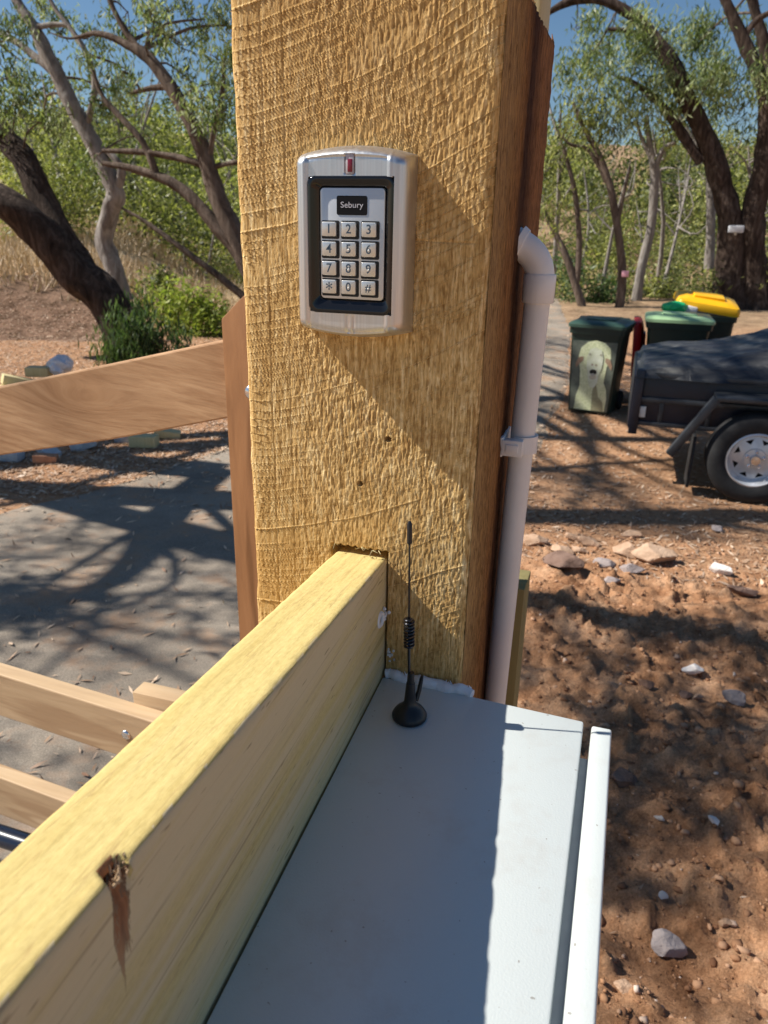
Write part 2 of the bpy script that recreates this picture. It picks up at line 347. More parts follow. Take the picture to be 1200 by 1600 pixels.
def leafm(name, a, b, c, tr_=0.35):
    m = Mat(name, 0.5, 0, 0.35); at_ = m.N('ShaderNodeAttribute'); at_.attribute_name = 'var'
    col = m.ramp(at_.outputs['Fac'], [(0.0, a), (0.5, b), (1.0, c)]); m.color(col)
    tr = m.N('ShaderNodeBsdfTranslucent'); m.L(m.mix(1.0, col, (1.35, 1.5, 0.75), 'MULTIPLY'), tr.inputs[0])
    ms = m.N('ShaderNodeMixShader'); ms.inputs[0].default_value = tr_
    m.L(m.b.outputs[0], ms.inputs[1]); m.L(tr.outputs[0], ms.inputs[2]); m.L(ms.outputs[0], m.out.inputs[0]); return m.m
M['leaf'] = leafm('gum_leaf', (0.07, 0.10, 0.038), (0.18, 0.225, 0.085), (0.42, 0.45, 0.26))
M['leaf_olive'] = leafm('olive_leaf', (0.04, 0.052, 0.020), (0.16, 0.18, 0.06), (0.44, 0.44, 0.15))
M['leaf_lime'] = leafm('lime_leaf', (0.13, 0.18, 0.035), (0.26, 0.32, 0.06), (0.38, 0.42, 0.11))
M['leaf_dark'] = leafm('dark_leaf', (0.03, 0.06, 0.025), (0.07, 0.115, 0.04), (0.14, 0.19, 0.08))
M['twig'] = simple('twig', (0.17, 0.13, 0.10), 0.9)
M['straw'] = leafm('straw', (0.36, 0.25, 0.15), (0.52, 0.385, 0.24), (0.66, 0.52, 0.36), 0.05)
M['litter'] = leafm('litter', (0.22, 0.12, 0.07), (0.46, 0.29, 0.18), (0.72, 0.55, 0.40), 0.05)

# ------------------------------------------------------------------ ground
def drive_l(y): return np.interp(y, [-30, 1, 3.2, 4.4, 5.4, 8, 17, 24], [-4.4, -4.2, -3.75, -3.25, -3.0, -2.9, -3.6, -4.6])
def drive_r(y): return np.interp(y, [-30, 0.5, 3, 9, 14.5, 17, 24], [-0.62, -0.60, -0.60, -0.53, -0.92, -1.25, -2.2])
def terrain(x, y):
    x = np.asarray(x, float); y = np.asarray(y, float)
    s = -0.307 * x + 0.952 * y; t = 0.952 * x + 0.307 * y; d = np.sqrt(x * x + y * y)
    L = sst(2, -6, t + 0.12 * s)                       # 1 on the left side of the view
    hl = 0.95 * sst(11.5, 15.5, s) * sst(-0.20, -0.36, t / np.maximum(s, 1)) + 0.085 * np.clip(s - 15, 0, 200) + 0.06 * np.clip(s - 45, 0, 200)
    hr = -1.0 * sst(21, 26, s) + 0.155 * np.clip(s - 27, 0, 200)
    h = hl * L + hr * (1 - L)
    h = np.where(s > 110, h * (1 - 0.5 * sst(110, 260, s)), h)
    h = h * sst(9, 12, d) * sst(0, 10, s)
    far = sst(8, 16, d)
    h = h + (fbm(x * 0.35, y * 0.35, 4, 2) - 0.5) * (0.05 + 0.9 * sst(14, 30, s))
    lit = (fbm(x * 3, y * 3, 3, 5) - 0.5) * 0.03
    inside = sst(0, 0.35, x - drive_l(y) + 0.2) * sst(0, 0.35, drive_r(y) + 0.2 - x) * sst(26, 20, y)
    dug = sst(-0.5, -0.1, x) * sst(4.35, 3.75, y + 0.25 * (fbm(x * 2, y * 2, 2, 9) - 0.5) + 0.05 * x) * sst(6, 4, x) * sst(-0.5, 0.5, y)
    n1 = (fbm(x * 1.6, y * 1.6, 3, 1) - 0.45) * 0.14
    n2 = (fbm(x * 9, y * 9, 4, 4) - 0.5) * 0.045
    n3 = np.maximum(fbm(x * 24, y * 24, 3, 8) - 0.55, 0) * 0.10
    n4 = (fbm(x * 48, y * 48, 2, 18) - 0.5) * 0.020 + np.maximum(fbm(x * 14, y * 14, 3, 28) - 0.56, 0) * 0.16
    h = h * (1 - inside * sst(20, 10, y)) + lit * (1 - inside) + dug * (0.03 + n1 + n2 + n3 + n4)
    return h
def grid_lines(segs):
    out = []
    for a, b, n in segs: out += list(np.linspace(a, b, n, endpoint=False))
    out.append(segs[-1][1]); return np.array(out)
gx = grid_lines([(-700, -120, 12), (-120, -30, 45), (-30, -6, 70), (-6, -0.6, 80), (-0.6, 2.4, 215), (2.4, 8, 70), (8, 40, 90), (40, 120, 40), (120, 700, 12)])
gy = grid_lines([(-60, -2, 14), (-2, 0.8, 20), (0.8, 4.4, 250), (4.4, 9, 110), (9, 30, 110), (30, 110, 100), (110, 900, 16)])
X, Y = np.meshgrid(gx, gy); Z = terrain(X, Y)
nx, ny = len(gx), len(gy)
def gridF(nx, ny):
    i = np.arange(nx - 1)[None, :] + nx * np.arange(ny - 1)[:, None]; i = i.ravel()
    return np.stack([i, i + 1, i + nx + 1, i + nx], 1)
def ground_mat():
    m = Mat('ground', 0.95, 0, 0.1); x = m.xyz()
    soil = m.ramp(m.noise(5, None, 7, 0.68), [(0.32, (0.27, 0.125, 0.06)), (0.5, (0.50, 0.27, 0.145)), (0.68, (0.70, 0.43, 0.26))])
    fine = m.ramp(m.noise(130, None, 4, 0.75), [(0.32, (0.62, 0.60, 0.58)), (0.55, (1, 1, 1)), (0.74, (1.35, 1.32, 1.28))])
    soil = m.mix(1.0, soil, fine, 'MULTIPLY')
    lit = m.ramp(m.noise(26, None, 7, 0.85, 0.8), [(0.34, (0.20, 0.10, 0.052)), (0.47, (0.42, 0.235, 0.13)), (0.58, (0.58, 0.36, 0.215)), (0.70, (0.74, 0.53, 0.37))])
    lit = m.mix(m.ramp(m.noise(1.6, None, 4, 0.6), [(0.35, (0.1, 0.1, 0.1)), (0.6, (0.7, 0.7, 0.7))]), lit, (0.44, 0.235, 0.125))
    # straw-dry hillside beyond, litter on the flat, soil where it was dug
    s = m.math('ADD', m.math('MULTIPLY', x[0], -0.307), m.math('MULTIPLY', x[1], 0.952))
    dug = m.math('MULTIPLY', m.math('LESS_THAN', m.math('ADD', x[1], m.math('MULTIPLY', m.noise(1.6), 0.6)), 4.45), m.math('GREATER_THAN', x[0], -0.55))
    c = m.mix(dug, lit, soil)
    grass = m.ramp(m.noise(3.6, None, 9, 0.8), [(0.32, (0.20, 0.12, 0.075)), (0.46, (0.44, 0.31, 0.17)), (0.62, (0.62, 0.47, 0.27)), (0.8, (0.66, 0.54, 0.34))])
    f = m.math('MULTIPLY', m.math('SUBTRACT', s, 13.0), 0.35, True)
    earth = m.ramp(m.noise(1.6, None, 8, 0.75), [(0.4, (0.10, 0.055, 0.038)), (0.6, (0.38, 0.24, 0.155))])
    tt = m.math('ADD', m.math('MULTIPLY', x[0], 0.952), m.math('MULTIPLY', x[1], 0.307))
    right = m.math('MULTIPLY', m.math('ADD', tt, 1.0), 0.3, True)
    far = m.mix(right, grass, m.mix(0.65, grass, earth))
    bank = m.math('MULTIPLY', m.math('MULTIPLY', m.math('GREATER_THAN', m.math('ADD', s, m.noise(0.9)), 12.0), m.math('LESS_THAN', m.math('ADD', s, m.noise(1.3)), 15.0)), m.math('LESS_THAN', tt, -4.0))
    c = m.mix(f, c, far); c = m.mix(m.math('MULTIPLY', bank, 0.8), c, m.ramp(m.noise(3, None, 5, .7), [(0.40, (0.05, 0.032, 0.025)), (0.60, (0.22, 0.14, 0.10))]))  # cut bank earth, with tree shade darkened into its colour
    m.color(c)
    m.bump(m.math('ADD', m.noise(60, None, 6, 0.75), m.math('MULTIPLY', m.noise(14, None, 4), 1.5)), 0.014); return m.m
g = mesh_obj('ground', np.stack([X.ravel(), Y.ravel(), Z.ravel()], 1), gridF(nx, ny), ground_mat(), smooth=True); tag(g, kind='structure')
# driveway: asphalt sheet a few millimetres above the ground
def drive_mat():
    m = Mat('asphalt', 0.9, 0, 0.25)
    c = m.ramp(m.noise(1.3, None, 6, 0.7), [(0.3, (0.22, 0.18, 0.14)), (0.5, (0.34, 0.285, 0.225)), (0.7, (0.48, 0.41, 0.33))])
    c = m.mix(1.0, c, m.ramp(m.noise(190, None, 3, 0.7), [(0.3, (0.55, 0.55, 0.55)), (0.6, (1.05, 1.05, 1.05)), (0.75, (1.5, 1.5, 1.5))]), 'MULTIPLY')
    c = m.mix(m.ramp(m.noise(2.6, None, 5, 0.7), [(0.50, (0, 0, 0)), (0.66, (0.7, 0.7, 0.7))]), c, (0.36, 0.21, 0.12)); m.color(c)
    m.bump(m.noise(240, None, 3, 0.8), 0.004); return m.m
yy = np.linspace(-20, 23, 330); tt = np.linspace(0, 1, 26); V = []
for y in yy:
    for t in tt:
        e = 0.10 * (fbm(y * 2.2, 3.0 if t < 0.5 else 40.0, 4, 6) - 0.5) * 2
        x = (drive_l(y) * (1 - t) + drive_r(y) * t) + e * (1 if t in (0, 1) else abs(2 * t - 1) ** 4)
        V.append((x, y, float(terrain(x, y)) + 0.010 + 0.008 * math.sin(math.pi * t) - (0.018 if t in (0, 1) else 0)))
d = mesh_obj('driveway', np.array(V), gridF(26, 330), drive_mat(), smooth=True); tag(d, kind='structure')
def gz(x, y): return float(terrain(x, y))

# ------------------------------------------------------------------ the big post
def build_post():
    x0, x1, y0, y1 = -0.300, -0.100, 0.560, 0.858
    nf = 380; ns = 150; nb = 14
    zf = np.concatenate([np.linspace(-0.3, 1.29, 34), np.arange(1.30, 1.902, 0.00058), [1.9035]])
    u = np.linspace(0, 1, nf); Zm, U = np.meshgrid(zf, u, indexing='ij'); Xf = x0 + U * (x1 - x0)
    q = Xf - x0
    ph = Zm - (0.13 * q + 1.15 * q * q) + 0.0022 * (vn(Xf * 40, Zm * 30, 3) - 0.5)
    per = ph / 0.0062 + 3.6 * vn(ph * 42, 0 * ph, 5) + 0.25 * vn(Xf * 30, Zm * 14, 14)
    saw = np.abs((per % 1.0) - 0.5) * 2; saw = np.clip((saw - 0.84) / 0.16, 0, 1)
    amt = (0.45 + 0.55 * sst(1.60, 1.72, Zm + 0.03 * (vn(Xf * 12, Zm * 9, 2) - .5))) * sst(0.22, 0.5, vn(Xf * 16, ph * 90, 7))
    amt = np.maximum(amt, sst(0.085, 0.03, q) * 0.85 * sst(0.2, 0.5, vn(Xf * 30, ph * 90, 27)))
    lip = np.where((per % 1.0) > 0.5, -0.7, 1.0) * saw
    fib = fbm(Xf * 900 + 2 * vn(Xf * 90, Zm * 90, 2), Zm * 210, 3, 4) - 0.5
    fib2 = fbm(Xf * 620 + 1.0 * vn(Xf * 80, Zm * 80, 9), Zm * 230, 3, 12) - 0.5
    rough = 0.55 + 0.9 * sst(0.03, 0.08, q) * (0.4 + 0.6 * sst(0.25, 0.6, vn(Xf * 10, Zm * 6, 17)))
    amt_ = amt * sst(0.1, 0.4, vn(Xf * 220, Zm * 220, 61)); pale = np.clip(saw * 1.3, 0, 1) * (lip > 0) * amt_
    h = 0.00115 * lip * amt + rough * (0.0008 * fib + 0.00062 * fib2) + 0.0006 * (fbm(Xf * 12, Zm * 4, 2, 20) - 0.5)
    for gxx, a in ((0.0245, 0.0005), (0.0415, 0.0004)): # saw grooves running down the left of the face
        wob = 0.0008 * (vn(Zm * 20, 0 * Zm, 6) - 0.5); h -= a * np.exp(-((q - gxx - wob) / 0.0007) ** 2) * sst(0.25, 0.5, vn(Zm * 9, 0 * Zm + gxx * 99, 8))
    h -= 0.0007 * np.exp(-((Zm - 1.7305 - 0.0004 * np.sin(q * 60)) / 0.0006) ** 2) * (q > 0.13) * (q < 0.19)   # scratch beside the keypad
    for hx, hz in ((-0.197, 1.537), (-0.173, 1.578)):
        r2 = np.sqrt((Xf - hx) ** 2 + ((Zm - hz) * 1.1) ** 2); h = np.where(r2 < 0.0026, -0.010, h)
    Yf = y0 - h
    notch = (Xf > -0.2235) & (Xf < -0.1705) & (Zm < 1.4782 + 0.0006 * np.sin(Xf * 900)) & (Zm > 1.18)
    Yf = np.where(notch, y0 + 0.075, Yf)
    edge = np.minimum(U, 1 - U) * (x1 - x0); Yf += 0.004 * np.exp(-edge / 0.0022) * (0.5 + vn(Zm * 60, (U > .5) * 9.0, 9))
    front = np.stack([Xf, Yf, Zm], -1); tone = np.clip(0.5 + 1.1 * (fib + fib2) * 0.6, 0, 1) * (1 - pale) + pale * 1.0; tone = np.where(pale > 0.25, np.maximum(tone, 0.5 + 0.5 * pale), tone * 0.8)
    # right side
    v = np.linspace(0, 1, ns + 1)[1:]; Zs, Vv = np.meshgrid(zf, v, indexing='ij')
    yb = y1 + 0.010 * (fbm(Zs * 7, 0 * Zs, 4, 31) - 0.5) + 0.004 * (vn(Zs * 90, 0 * Zs, 33) - .5)
    Ys = y0 + 0.001 + Vv * (yb - y0); hs = 0.0022 * (fbm(Ys * 330, Zs * 70, 4, 41) - 0.5) + 0.0018 * (fbm(Ys * 30, Zs * 5, 3, 43) - 0.5)
    bandy = 0.175 + 0.012 * (fbm(Zs * 4, 0 * Zs, 3, 45) - .5)
    hs -= 0.0015 * np.exp(-(((Ys - y0) - bandy) / 0.04) ** 2)
    hs -= 0.006 * np.exp(-(1 - Vv) * (yb - y0) / 0.010)
    side = np.stack([x1 + hs * sst(0, 0.02, Vv), Ys, Zs], -1)
    t = np.linspace(0, 1, nb + 1)[1:]
    back = np.stack([x1 + (x0 - x1) * t[None, :] + 0 * zf[:, None], np.repeat((yb[:, -1:]), nb, 1), np.repeat(zf[:, None], nb, 1)], -1)
    left = np.stack([x0 + 0 * zf[:, None] + 0 * t[None, :-1], yb[:, -1:] + (y0 - yb[:, -1:]) * t[None, :-1], np.repeat(zf[:, None], nb - 1, 1)], -1)
    ring = np.concatenate([front, side, back, left], 1); nr = ring.shape[1]; nz = len(zf)
    var = np.full((nz, nr), 0.4); var[:, :nf] = tone
    # broken top: back right corner splintered
    top = ring[-1]; cut = 0.004 * (vn(top[:, 0] * 200, top[:, 1] * 200, 3)); ring[-1, :, 2] += cut
    V = ring.reshape(-1, 3)
    i = (np.arange(nz - 1)[:, None] * nr + np.arange(nr)[None, :]); j = (np.arange(nz - 1)[:, None] * nr + (np.arange(nr) + 1)[None, :] % nr)
    F = np.stack([i.ravel(), j.ravel(), (j + nr).ravel(), (i + nr).ravel()], 1)
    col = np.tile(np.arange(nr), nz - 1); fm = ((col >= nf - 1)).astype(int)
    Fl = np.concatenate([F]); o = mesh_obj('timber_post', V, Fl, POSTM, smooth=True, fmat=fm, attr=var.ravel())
    bm = bmesh.new(); bm.from_mesh(o.data); bm.verts.ensure_lookup_table()
    f = bm.faces.new([bm.verts[(nz - 1) * nr + k] for k in range(nr)]); f.material_index = 0
    bm.to_mesh(o.data); bm.free()
    tag(o, 'thick rough sawn timber post with curved saw marks, carrying the keypad', 'post')
    sp = MB()
    for (dx, dy, hh) in ((0, 0, 0.020), (0.002, -0.012, 0.012), (-0.003, -0.006, 0.015)):
        b = Vector((-0.104 + dx, 0.845 + dy, 1.898)); sp.tube([b, b + Vector((0.001, 0.002, hh * 0.6)), b + Vector((-0.001, 0.004, hh))], [0.0022, 0.0014, 0.0003], 5)
    s_ = sp.build('splinter', POSTM[1], o)
    ws = MB()
    for k in range(9):
        a = random.uniform(-0.222, -0.178); b = Vector((a, 0.5585, 1.4785)); ws.tube([b, b + Vector((random.uniform(-.002, .002), -0.003, random.uniform(-.001, .003))), b + Vector((random.uniform(-.004, .004), -0.006, random.uniform(-.004, .003)))], [0.0004, 0.0003, 0.0001], 4)
    ws.build('loose_fibre', M['pine_plain'], o)
build_post()

# ------------------------------------------------------------------ pine beam running from the post towards the viewer
def build_beam():
    L = 1.0; n = 620; w_ = 0.0475; hgt = 0.205
    a0 = np.array((-0.174, 0.615, 1.4665)); # right top edge where it enters the post
    slope = 0.086; yaw = 0.030
    s = np.linspace(0, L, n)
    ring = []
    nu = 24; nh = 60
    # profile points (u: 0 left .. 1 right on the top, then down right side, bottom, up left side)
    P = [(u, 0.0) for u in np.linspace(0, 1, nu)] + [(1.0, -h) for h in np.linspace(0, 1, nh)[1:]] + [(u, -1.0) for u in np.linspace(1, 0, 6)[1:]] + [(0.0, -h) for h in np.linspace(1, 0, 12)[1:-1]]
    P = np.array(P); m = len(P)
    Sg, Uu = np.meshgrid(s, P[:, 0], indexing='ij'); _, Hh = np.meshgrid(s, P[:, 1], indexing='ij')
    x = a0[0] - w_ * (1 - Uu) + yaw * Sg; y = a0[1] - Sg; z = a0[2] + slope * Sg + Hh * hgt
    edge = np.exp(-np.minimum(Uu, 1 - Uu) * w_ / 0.0016) * np.exp(Hh * hgt / 0.0016)
    z -= edge * (0.0010 + 0.0007 * vn(Sg * 90, Uu * 3, 3)); x += edge * np.where(Uu > .5, -1, 1) * 0.0008
    ys = a0[1] - s
    top = (Hh > -0.001)
    z += top * (0.0006 * (fbm(Sg * 8, Uu * 26, 3, 5) - .5) + 0.0003 * (fbm(Sg * 60, Uu * 120, 3, 7) - .5))
    x += (Uu > .99) * (0.0006 * (fbm(Sg * 6, Hh * 40, 3, 15) - .5))
    # broken-out knot on the right top edge
    r = np.sqrt(((y - 0.180) / 0.0075) ** 2 + ((1 - Uu) * w_ / 0.0075) ** 2 + ((Hh * hgt) / 0.016) ** 2) + 0.35 * (fbm(Sg * 160, (Uu + Hh) * 9, 3, 9) - .5)
    dent = np.clip(1 - r, 0, 1) ** 0.6
    z -= dent * 0.010 * np.where(Hh < -0.001, 0.2, 1.0); x -= dent * 0.006 * (Uu > 0.9)
    # waney chips along the right arris
    ch = np.exp(-(1 - Uu) * w_ / 0.003) * np.exp(Hh * hgt / 0.003) * np.maximum(fbm(Sg * 60, 0 * Sg, 4, 23) - 0.60, 0) * 0.005
    z -= ch
    V = np.stack([x, y, z], -1).reshape(-1, 3)
    i = (np.arange(n - 1)[:, None] * m + np.arange(m)[None, :]); j = (np.arange(n - 1)[:, None] * m + (np.arange(m) + 1)[None, :] % m)
    F = np.stack([i.ravel(), (i + m).ravel(), (j + m).ravel(), j.ravel()], 1)
    o = mesh_obj('timber_beam', V, F, M['pine'], smooth=False)
    bm = bmesh.new(); bm.from_mesh(o.data); bm.verts.ensure_lookup_table()
    bm.faces.new([bm.verts[k] for k in range(m)]); bm.faces.new([bm.verts[(n - 1) * m + k] for k in range(m)][::-1])
    bmesh.ops.recalc_face_normals(bm, faces=bm.faces); bm.to_mesh(o.data); bm.free()
    tag(o, 'pale yellow pine beam notched into the post, with a broken knot on its edge', 'beam')
    k = MB()
    for q in range(34):
        b = Vector((-0.1625 + random.uniform(-.006, .000), 0.180 + random.uniform(-.006, .006), 1.4965 + random.uniform(-.003, .002)))
        dd = Vector((random.uniform(-.002, .002), random.uniform(-.003, .003), random.uniform(.002, .005))); k.tube([b, b + dd * .6, b + dd], [0.0007, 0.0005, 0.0002], 5)
    k.build('knot_splinter', M['gate_light'], o)
build_beam()

# screw with washer of sealant where beam meets post
sc = empty('sealed_screw', (-0.1735, 0.545, 1.42), 'screw head in a white ring of sealant where the beam meets the post', 'screw')
b = MB(); prof = []
for k in range(13):
    a = 2 * math.pi * k / 12; prof.append((0.0056 + 0.0022 * math.cos(a), 0.0016 + 0.0022 * math.sin(a)))
b.lathe((-0.1735, 0.544, 1.420), prof, (1, -0.1, 0), 22)
for q in range(7): b.lathe((-0.1705 + random.uniform(-.002, .003), 0.5535 + random.uniform(-.004, .004), 1.42 + random.uniform(-.007, .007)), [(0, -0.0015), (0.0015, -0.0008), (0.0018, 0), (0.0010, 0.0014), (0, 0.0017)], (1, -.5, .2), 9)
b.build('sealant_ring', M['caulk'], sc)
b = MB(); b.lathe((-0.1735, 0.544, 1.420), [(0.0036, 0.0), (0.0036, 0.0012), (0.0012, 0.0014), (0.001, 0.0006), (0, 0.0005)], (1, -0.1, 0), 18); b.build('screw_head', M['steelwire'], sc)

# ------------------------------------------------------------------ cabinet
ZT = 1.356
cab = empty('metal_cabinet', (-0.08, 0.25, 0.95), 'white painted steel cabinet under the post, its door standing just clear', 'cabinet')
b = MB(); poly = [(-0.1715, 0.5545), (0.0085, 0.5475), (0.0085, -0.15), (-0.148, -0.15)]
b.prism(poly, -0.42, (0, 0, ZT), (1, 0, 0), (0, 1, 0), (0, 0, 1), 0.0022); b.build('cabinet_body', M['cab'], cab)
b = MB(); b.b2((0.0150, 0.5435, ZT - 0.43), (0.0312, -0.15, ZT + 0.0005), 0.0020, 3); b.build('cabinet_door', M['cab'], cab)
b = MB(); b.b2((0.0080, 0.514, ZT - 0.42), (0.0155, -0.14, ZT - 0.012)); b.build('door_gasket', M['cab_dark'], cab)
# bead of sealant along the post
n = 90; pts = []; rs = []
for k in range(n):
    t = k / (n - 1); x = -0.170 + 0.083 * t; pts.append((x, 0.5560 - 0.003 * t + 0.0012 * math.sin(t * 23), ZT + 0.0016 + 0.0010 * math.sin(t * 17))); rs.append(0.0030 + 0.0020 * float(vn(t * 14, 2, 3)) - (0.0022 if k in (0, n - 1) else 0) + 0.0015 * math.sin(t * math.pi))
b = MB(); b.tube(pts, rs, 12)
for k in range(60):
    t = random.random(); p = Vector((-0.168 + 0.08 * t, 0.5560, ZT + 0.004)); dd = Vector((random.uniform(-.002, .002), random.uniform(-.001, .001), random.uniform(.001, .0045))); b.tube([p, p + dd], [0.0009, 0.0002], 4)
for k in range(10):
    p = Vector((-0.165 + random.uniform(-.003, .004), 0.5585, 1.377 + random.uniform(-.007, .006))); b.box(p, (random.uniform(.001, .003), .0012, random.uniform(.001, .003)))
o = b.build('sealant_bead', M['caulk']); tag(o, 'white bead of sealant squeezed along the joint of cabinet and post', 'sealant')

# ------------------------------------------------------------------ antenna
ax, ay = -0.1315, 0.5035
an = empty('magnetic_antenna', (ax, ay, ZT), 'black whip antenna with a coil and round magnetic foot on the cabinet', 'antenna')
tip = Vector((ax - 0.0055, ay, ZT + 0.176))
def aw(z): t = z / 0.176; return Vector((ax - 0.0055 * t, ay - 0.0012 * math.sin(t * 3), ZT + z))
b = MB(); b.lathe((ax, ay, ZT), [(0, 0.0003), (0.0138, 0.0003), (0.0146, 0.0014), (0.0147, 0.0034), (0.0136, 0.0056), (0.0118, 0.0082), (0.0090, 0.0108), (0.0064, 0.0130), (0.0050, 0.0160), (0.0045, 0.022), (0.0036, 0.0340), (0.0031, 0.0345), (0.0028, 0.044), (0, 0.0442)], (0, 0, 1), 48); b.build('magnetic_foot', M['blackp'], an)
b = MB(); b.tube([aw(0.040), aw(0.050), aw(0.068)], 0.00125, 10); b.tube([aw(0.094), aw(0.12), aw(0.166)], 0.00085, 10); b.tube([aw(0.066), aw(0.082), aw(0.096)], 0.0012, 8); b.build('whip', M['steelwire'], an)
b = MB(); cp = []
for k in range(9 * 24 + 1):
    t = k / (9 * 24); a = 2 * math.pi * 9 * t; c = aw(0.0675 + 0.027 * t); rr = 0.0036 * (1 if 0.02 < t < 0.98 else 0.3 + 0.7 * min(t, 1 - t) / 0.02); cp.append(c + Vector((rr * math.cos(a), rr * math.sin(a), 0)))
b.tube(cp, 0.00105, 8); b.build('coil', M['steelwire'], an)
b = MB(); b.tube([aw(0.158), aw(0.159), aw(0.174), aw(0.1765)], [0.0012, 0.0021, 0.0021, 0.0010], 12); b.build('tip_cap', M['blackp'], an)
b = MB(); b.tube([(ax + 0.003, ay + 0.008, ZT + 0.012), (ax + 0.0045, ay + 0.012, ZT + 0.020), (ax + 0.0055, ay + 0.014, ZT + 0.030), (ax + 0.0062, ay + 0.0135, ZT + 0.034)], [0.0022, 0.0019, 0.0017, 0.0012], 12)
b.build('cable', M['blackp'], an)

# ------------------------------------------------------------------ keypad
kx0, kx1, kz0, kz1, ky = -0.2425, -0.1555, 1.6615, 1.7910, 0.560
KD = 0.0250; kc = (kx0 + kx1) / 2
kp = empty('access_keypad', (kc, ky, kz0), 'satin metal door keypad with twelve numbered keys and a small black display', 'keypad')
def kfront(): return ky - KD
nxk, nzk = 130, 170
uu = 0.5 - 0.5 * np.cos(np.linspace(0, 1, nxk) * math.pi); vv_ = 0.5 - 0.5 * np.cos(np.linspace(0, 1, nzk) * math.pi)
Vz, Ux = np.meshgrid(vv_, uu, indexing='ij')
xk = kx0 + (kx1 - kx0) * Ux; bow = 1 - (2 * Ux - 1) ** 2
zt = kz1 - 0.0035 + 0.0062 * bow; zb = kz0 + 0.0035 - 0.0055 * bow; zk = zb + (zt - zb) * Vz
ed_x = np.minimum(xk - kx0, kx1 - xk); ed_z = np.minimum(zt - zk, zk - zb)
def rnd_(e, r, p=2.0): q = np.clip(1 - e / r, 0, 1); return (1 - q ** p) ** (1 / p)
rx = np.where(xk > kc, 0.0125, 0.0085)
dd = KD * rnd_(ed_x, rx, 2.6) * rnd_(ed_z, 0.0095, 2.2)
pan = sst(0.0305, 0.0295, np.abs(xk - (kc - 0.0018))) * sst(0.0068, 0.0085, zt - zk + 0.0022 * (1 - bow)) * sst(0.0040, 0.0055, zk - zb)
dd = dd - 0.0014 * pan + 0.0006 * np.exp(-((np.abs(xk - (kc - 0.0018)) - 0.0325) / 0.0012) ** 2)
dd *= 1
BX0, BX1, BZ0, BZ1 = -0.2303, -0.1648, 1.6785, 1.7727           # black frame opening
hole = (xk > BX0 + .001) & (xk < BX1 - .001) & (zk > BZ0 + .001) & (zk < BZ1 - .001)
slot = (np.abs(xk + 0.1985) < 0.0033) & (zk > 1.7735) & (zk < 1.7870)
seam = ((np.abs(xk + 0.2000) < 0.0006) | (np.abs(xk + 0.1952) < 0.0006)) & (zk < 1.6780) & (zk > 1.6640)
dd = np.where(hole, 0.014, dd); dd = np.where(slot, dd - 0.0015, dd); dd = np.where(seam, dd - 0.0007, dd)
yk = ky - np.maximum(dd, 0)
ob = mesh_obj('housing', np.stack([xk.ravel(), yk.ravel(), zk.ravel()], 1), gridF(nxk, nzk), M['satin'], kp, smooth=True)
ob.data.set_sharp_from_angle(angle=math.radians(50))
yf = ky - KD + 0.0014
b = MB()
outer = rrect((BX0 + BX1) / 2, (BZ0 + BZ1) / 2, BX1 - BX0, BZ1 - BZ0, 0.0055, 8)
inner = rrect(-0.1968, 1.7270, 0.0495, 0.0765, 0.0030, 8)
def ringmesh(bm_, loops):
    vs = [[bm_.verts.new(Vector(p)) for p in L_] for L_ in loops]; n_ = len(vs[0])
    for a_, b_ in zip(vs[:-1], vs[1:]):
        for i in range(n_): bm_.faces.new((a_[i], a_[(i + 1) % n_], b_[(i + 1) % n_], b_[i]))
def sc_(L_, f): # shrink a loop towards its centre by f metres
    cx_ = sum(p[0] for p in L_) / len(L_); cz_ = sum(p[1] for p in L_) / len(L_); hw = max(abs(p[0] - cx_) for p in L_); hh = max(abs(p[1] - cz_) for p in L_)
    return [(cx_ + (p[0] - cx_) * (1 - f / hw), cz_ + (p[1] - cz_) * (1 - f / hh)) for p in L_]
def y3(L_, y): return [(p[0], y, p[1]) for p in L_]
ringmesh(b.bm, [y3(outer, yf + 0.006), y3(outer, yf - 0.0006), y3(sc_(outer, 0.0007), yf - 0.0014), y3(sc_(outer, 0.0030), yf - 0.0012), y3(sc_(inner, -0.0012), yf + 0.0012), y3(inner, yf + 0.0028), y3(inner, yf + 0.007)])
b.build('black_frame', M['gloss_black'], kp, angle=60)
b = MB(); b.prism(rrect(-0.1968, 1.7270, 0.0490, 0.0760, 0.0028, 6), 0.002, (0, yf + 0.0012, 0), bev=0.0003); plate = b.build('face_plate', M['plate'], kp)
yp = yf + 0.0012
b = MB(); b.prism(rrect(-0.1970, 1.7535, 0.0232, 0.0128, 0.0014, 5), 0.0015, (0, yp - 0.0003, 0)); disp = b.build('display', simple('display_black', (0.006, 0.006, 0.008), 0.35, 0, 0.05, spec=0.2), kp)
def text_mesh(txt, size, loc, mat, name, parent, extrude=0.00012, sx=1.0, bold=0.0):
    cu = bpy.data.curves.new('txt', 'FONT'); cu.body = txt; cu.size = size; cu.extrude = extrude; cu.align_x = 'CENTER'; cu.align_y = 'CENTER'; cu.offset = bold; cu.resolution_u = 4
    to = bpy.data.objects.new('txt', cu); COL.objects.link(to); dg = bpy.context.evaluated_depsgraph_get(); dg.update()
    me = bpy.data.meshes.new_from_object(to.evaluated_get(dg)); bpy.data.objects.remove(to)
    me.transform(Matrix.Translation(Vector(loc)) @ Matrix.Rotation(math.radians(90), 4, 'X') @ Matrix.Diagonal((sx, 1, 1, 1)))
    me.materials.clear(); me.materials.append(mat); o = bpy.data.objects.new(name, me); COL.objects.link(o); o.parent = parent
    return o
tx = text_mesh('Sebury', 0.0056, (-0.1970, yp - 0.00045, 1.7537), M['screen_text'], 'lettering', disp, 0.00006, 1.12)
b = MB()                                        # slab serifs of the lettering
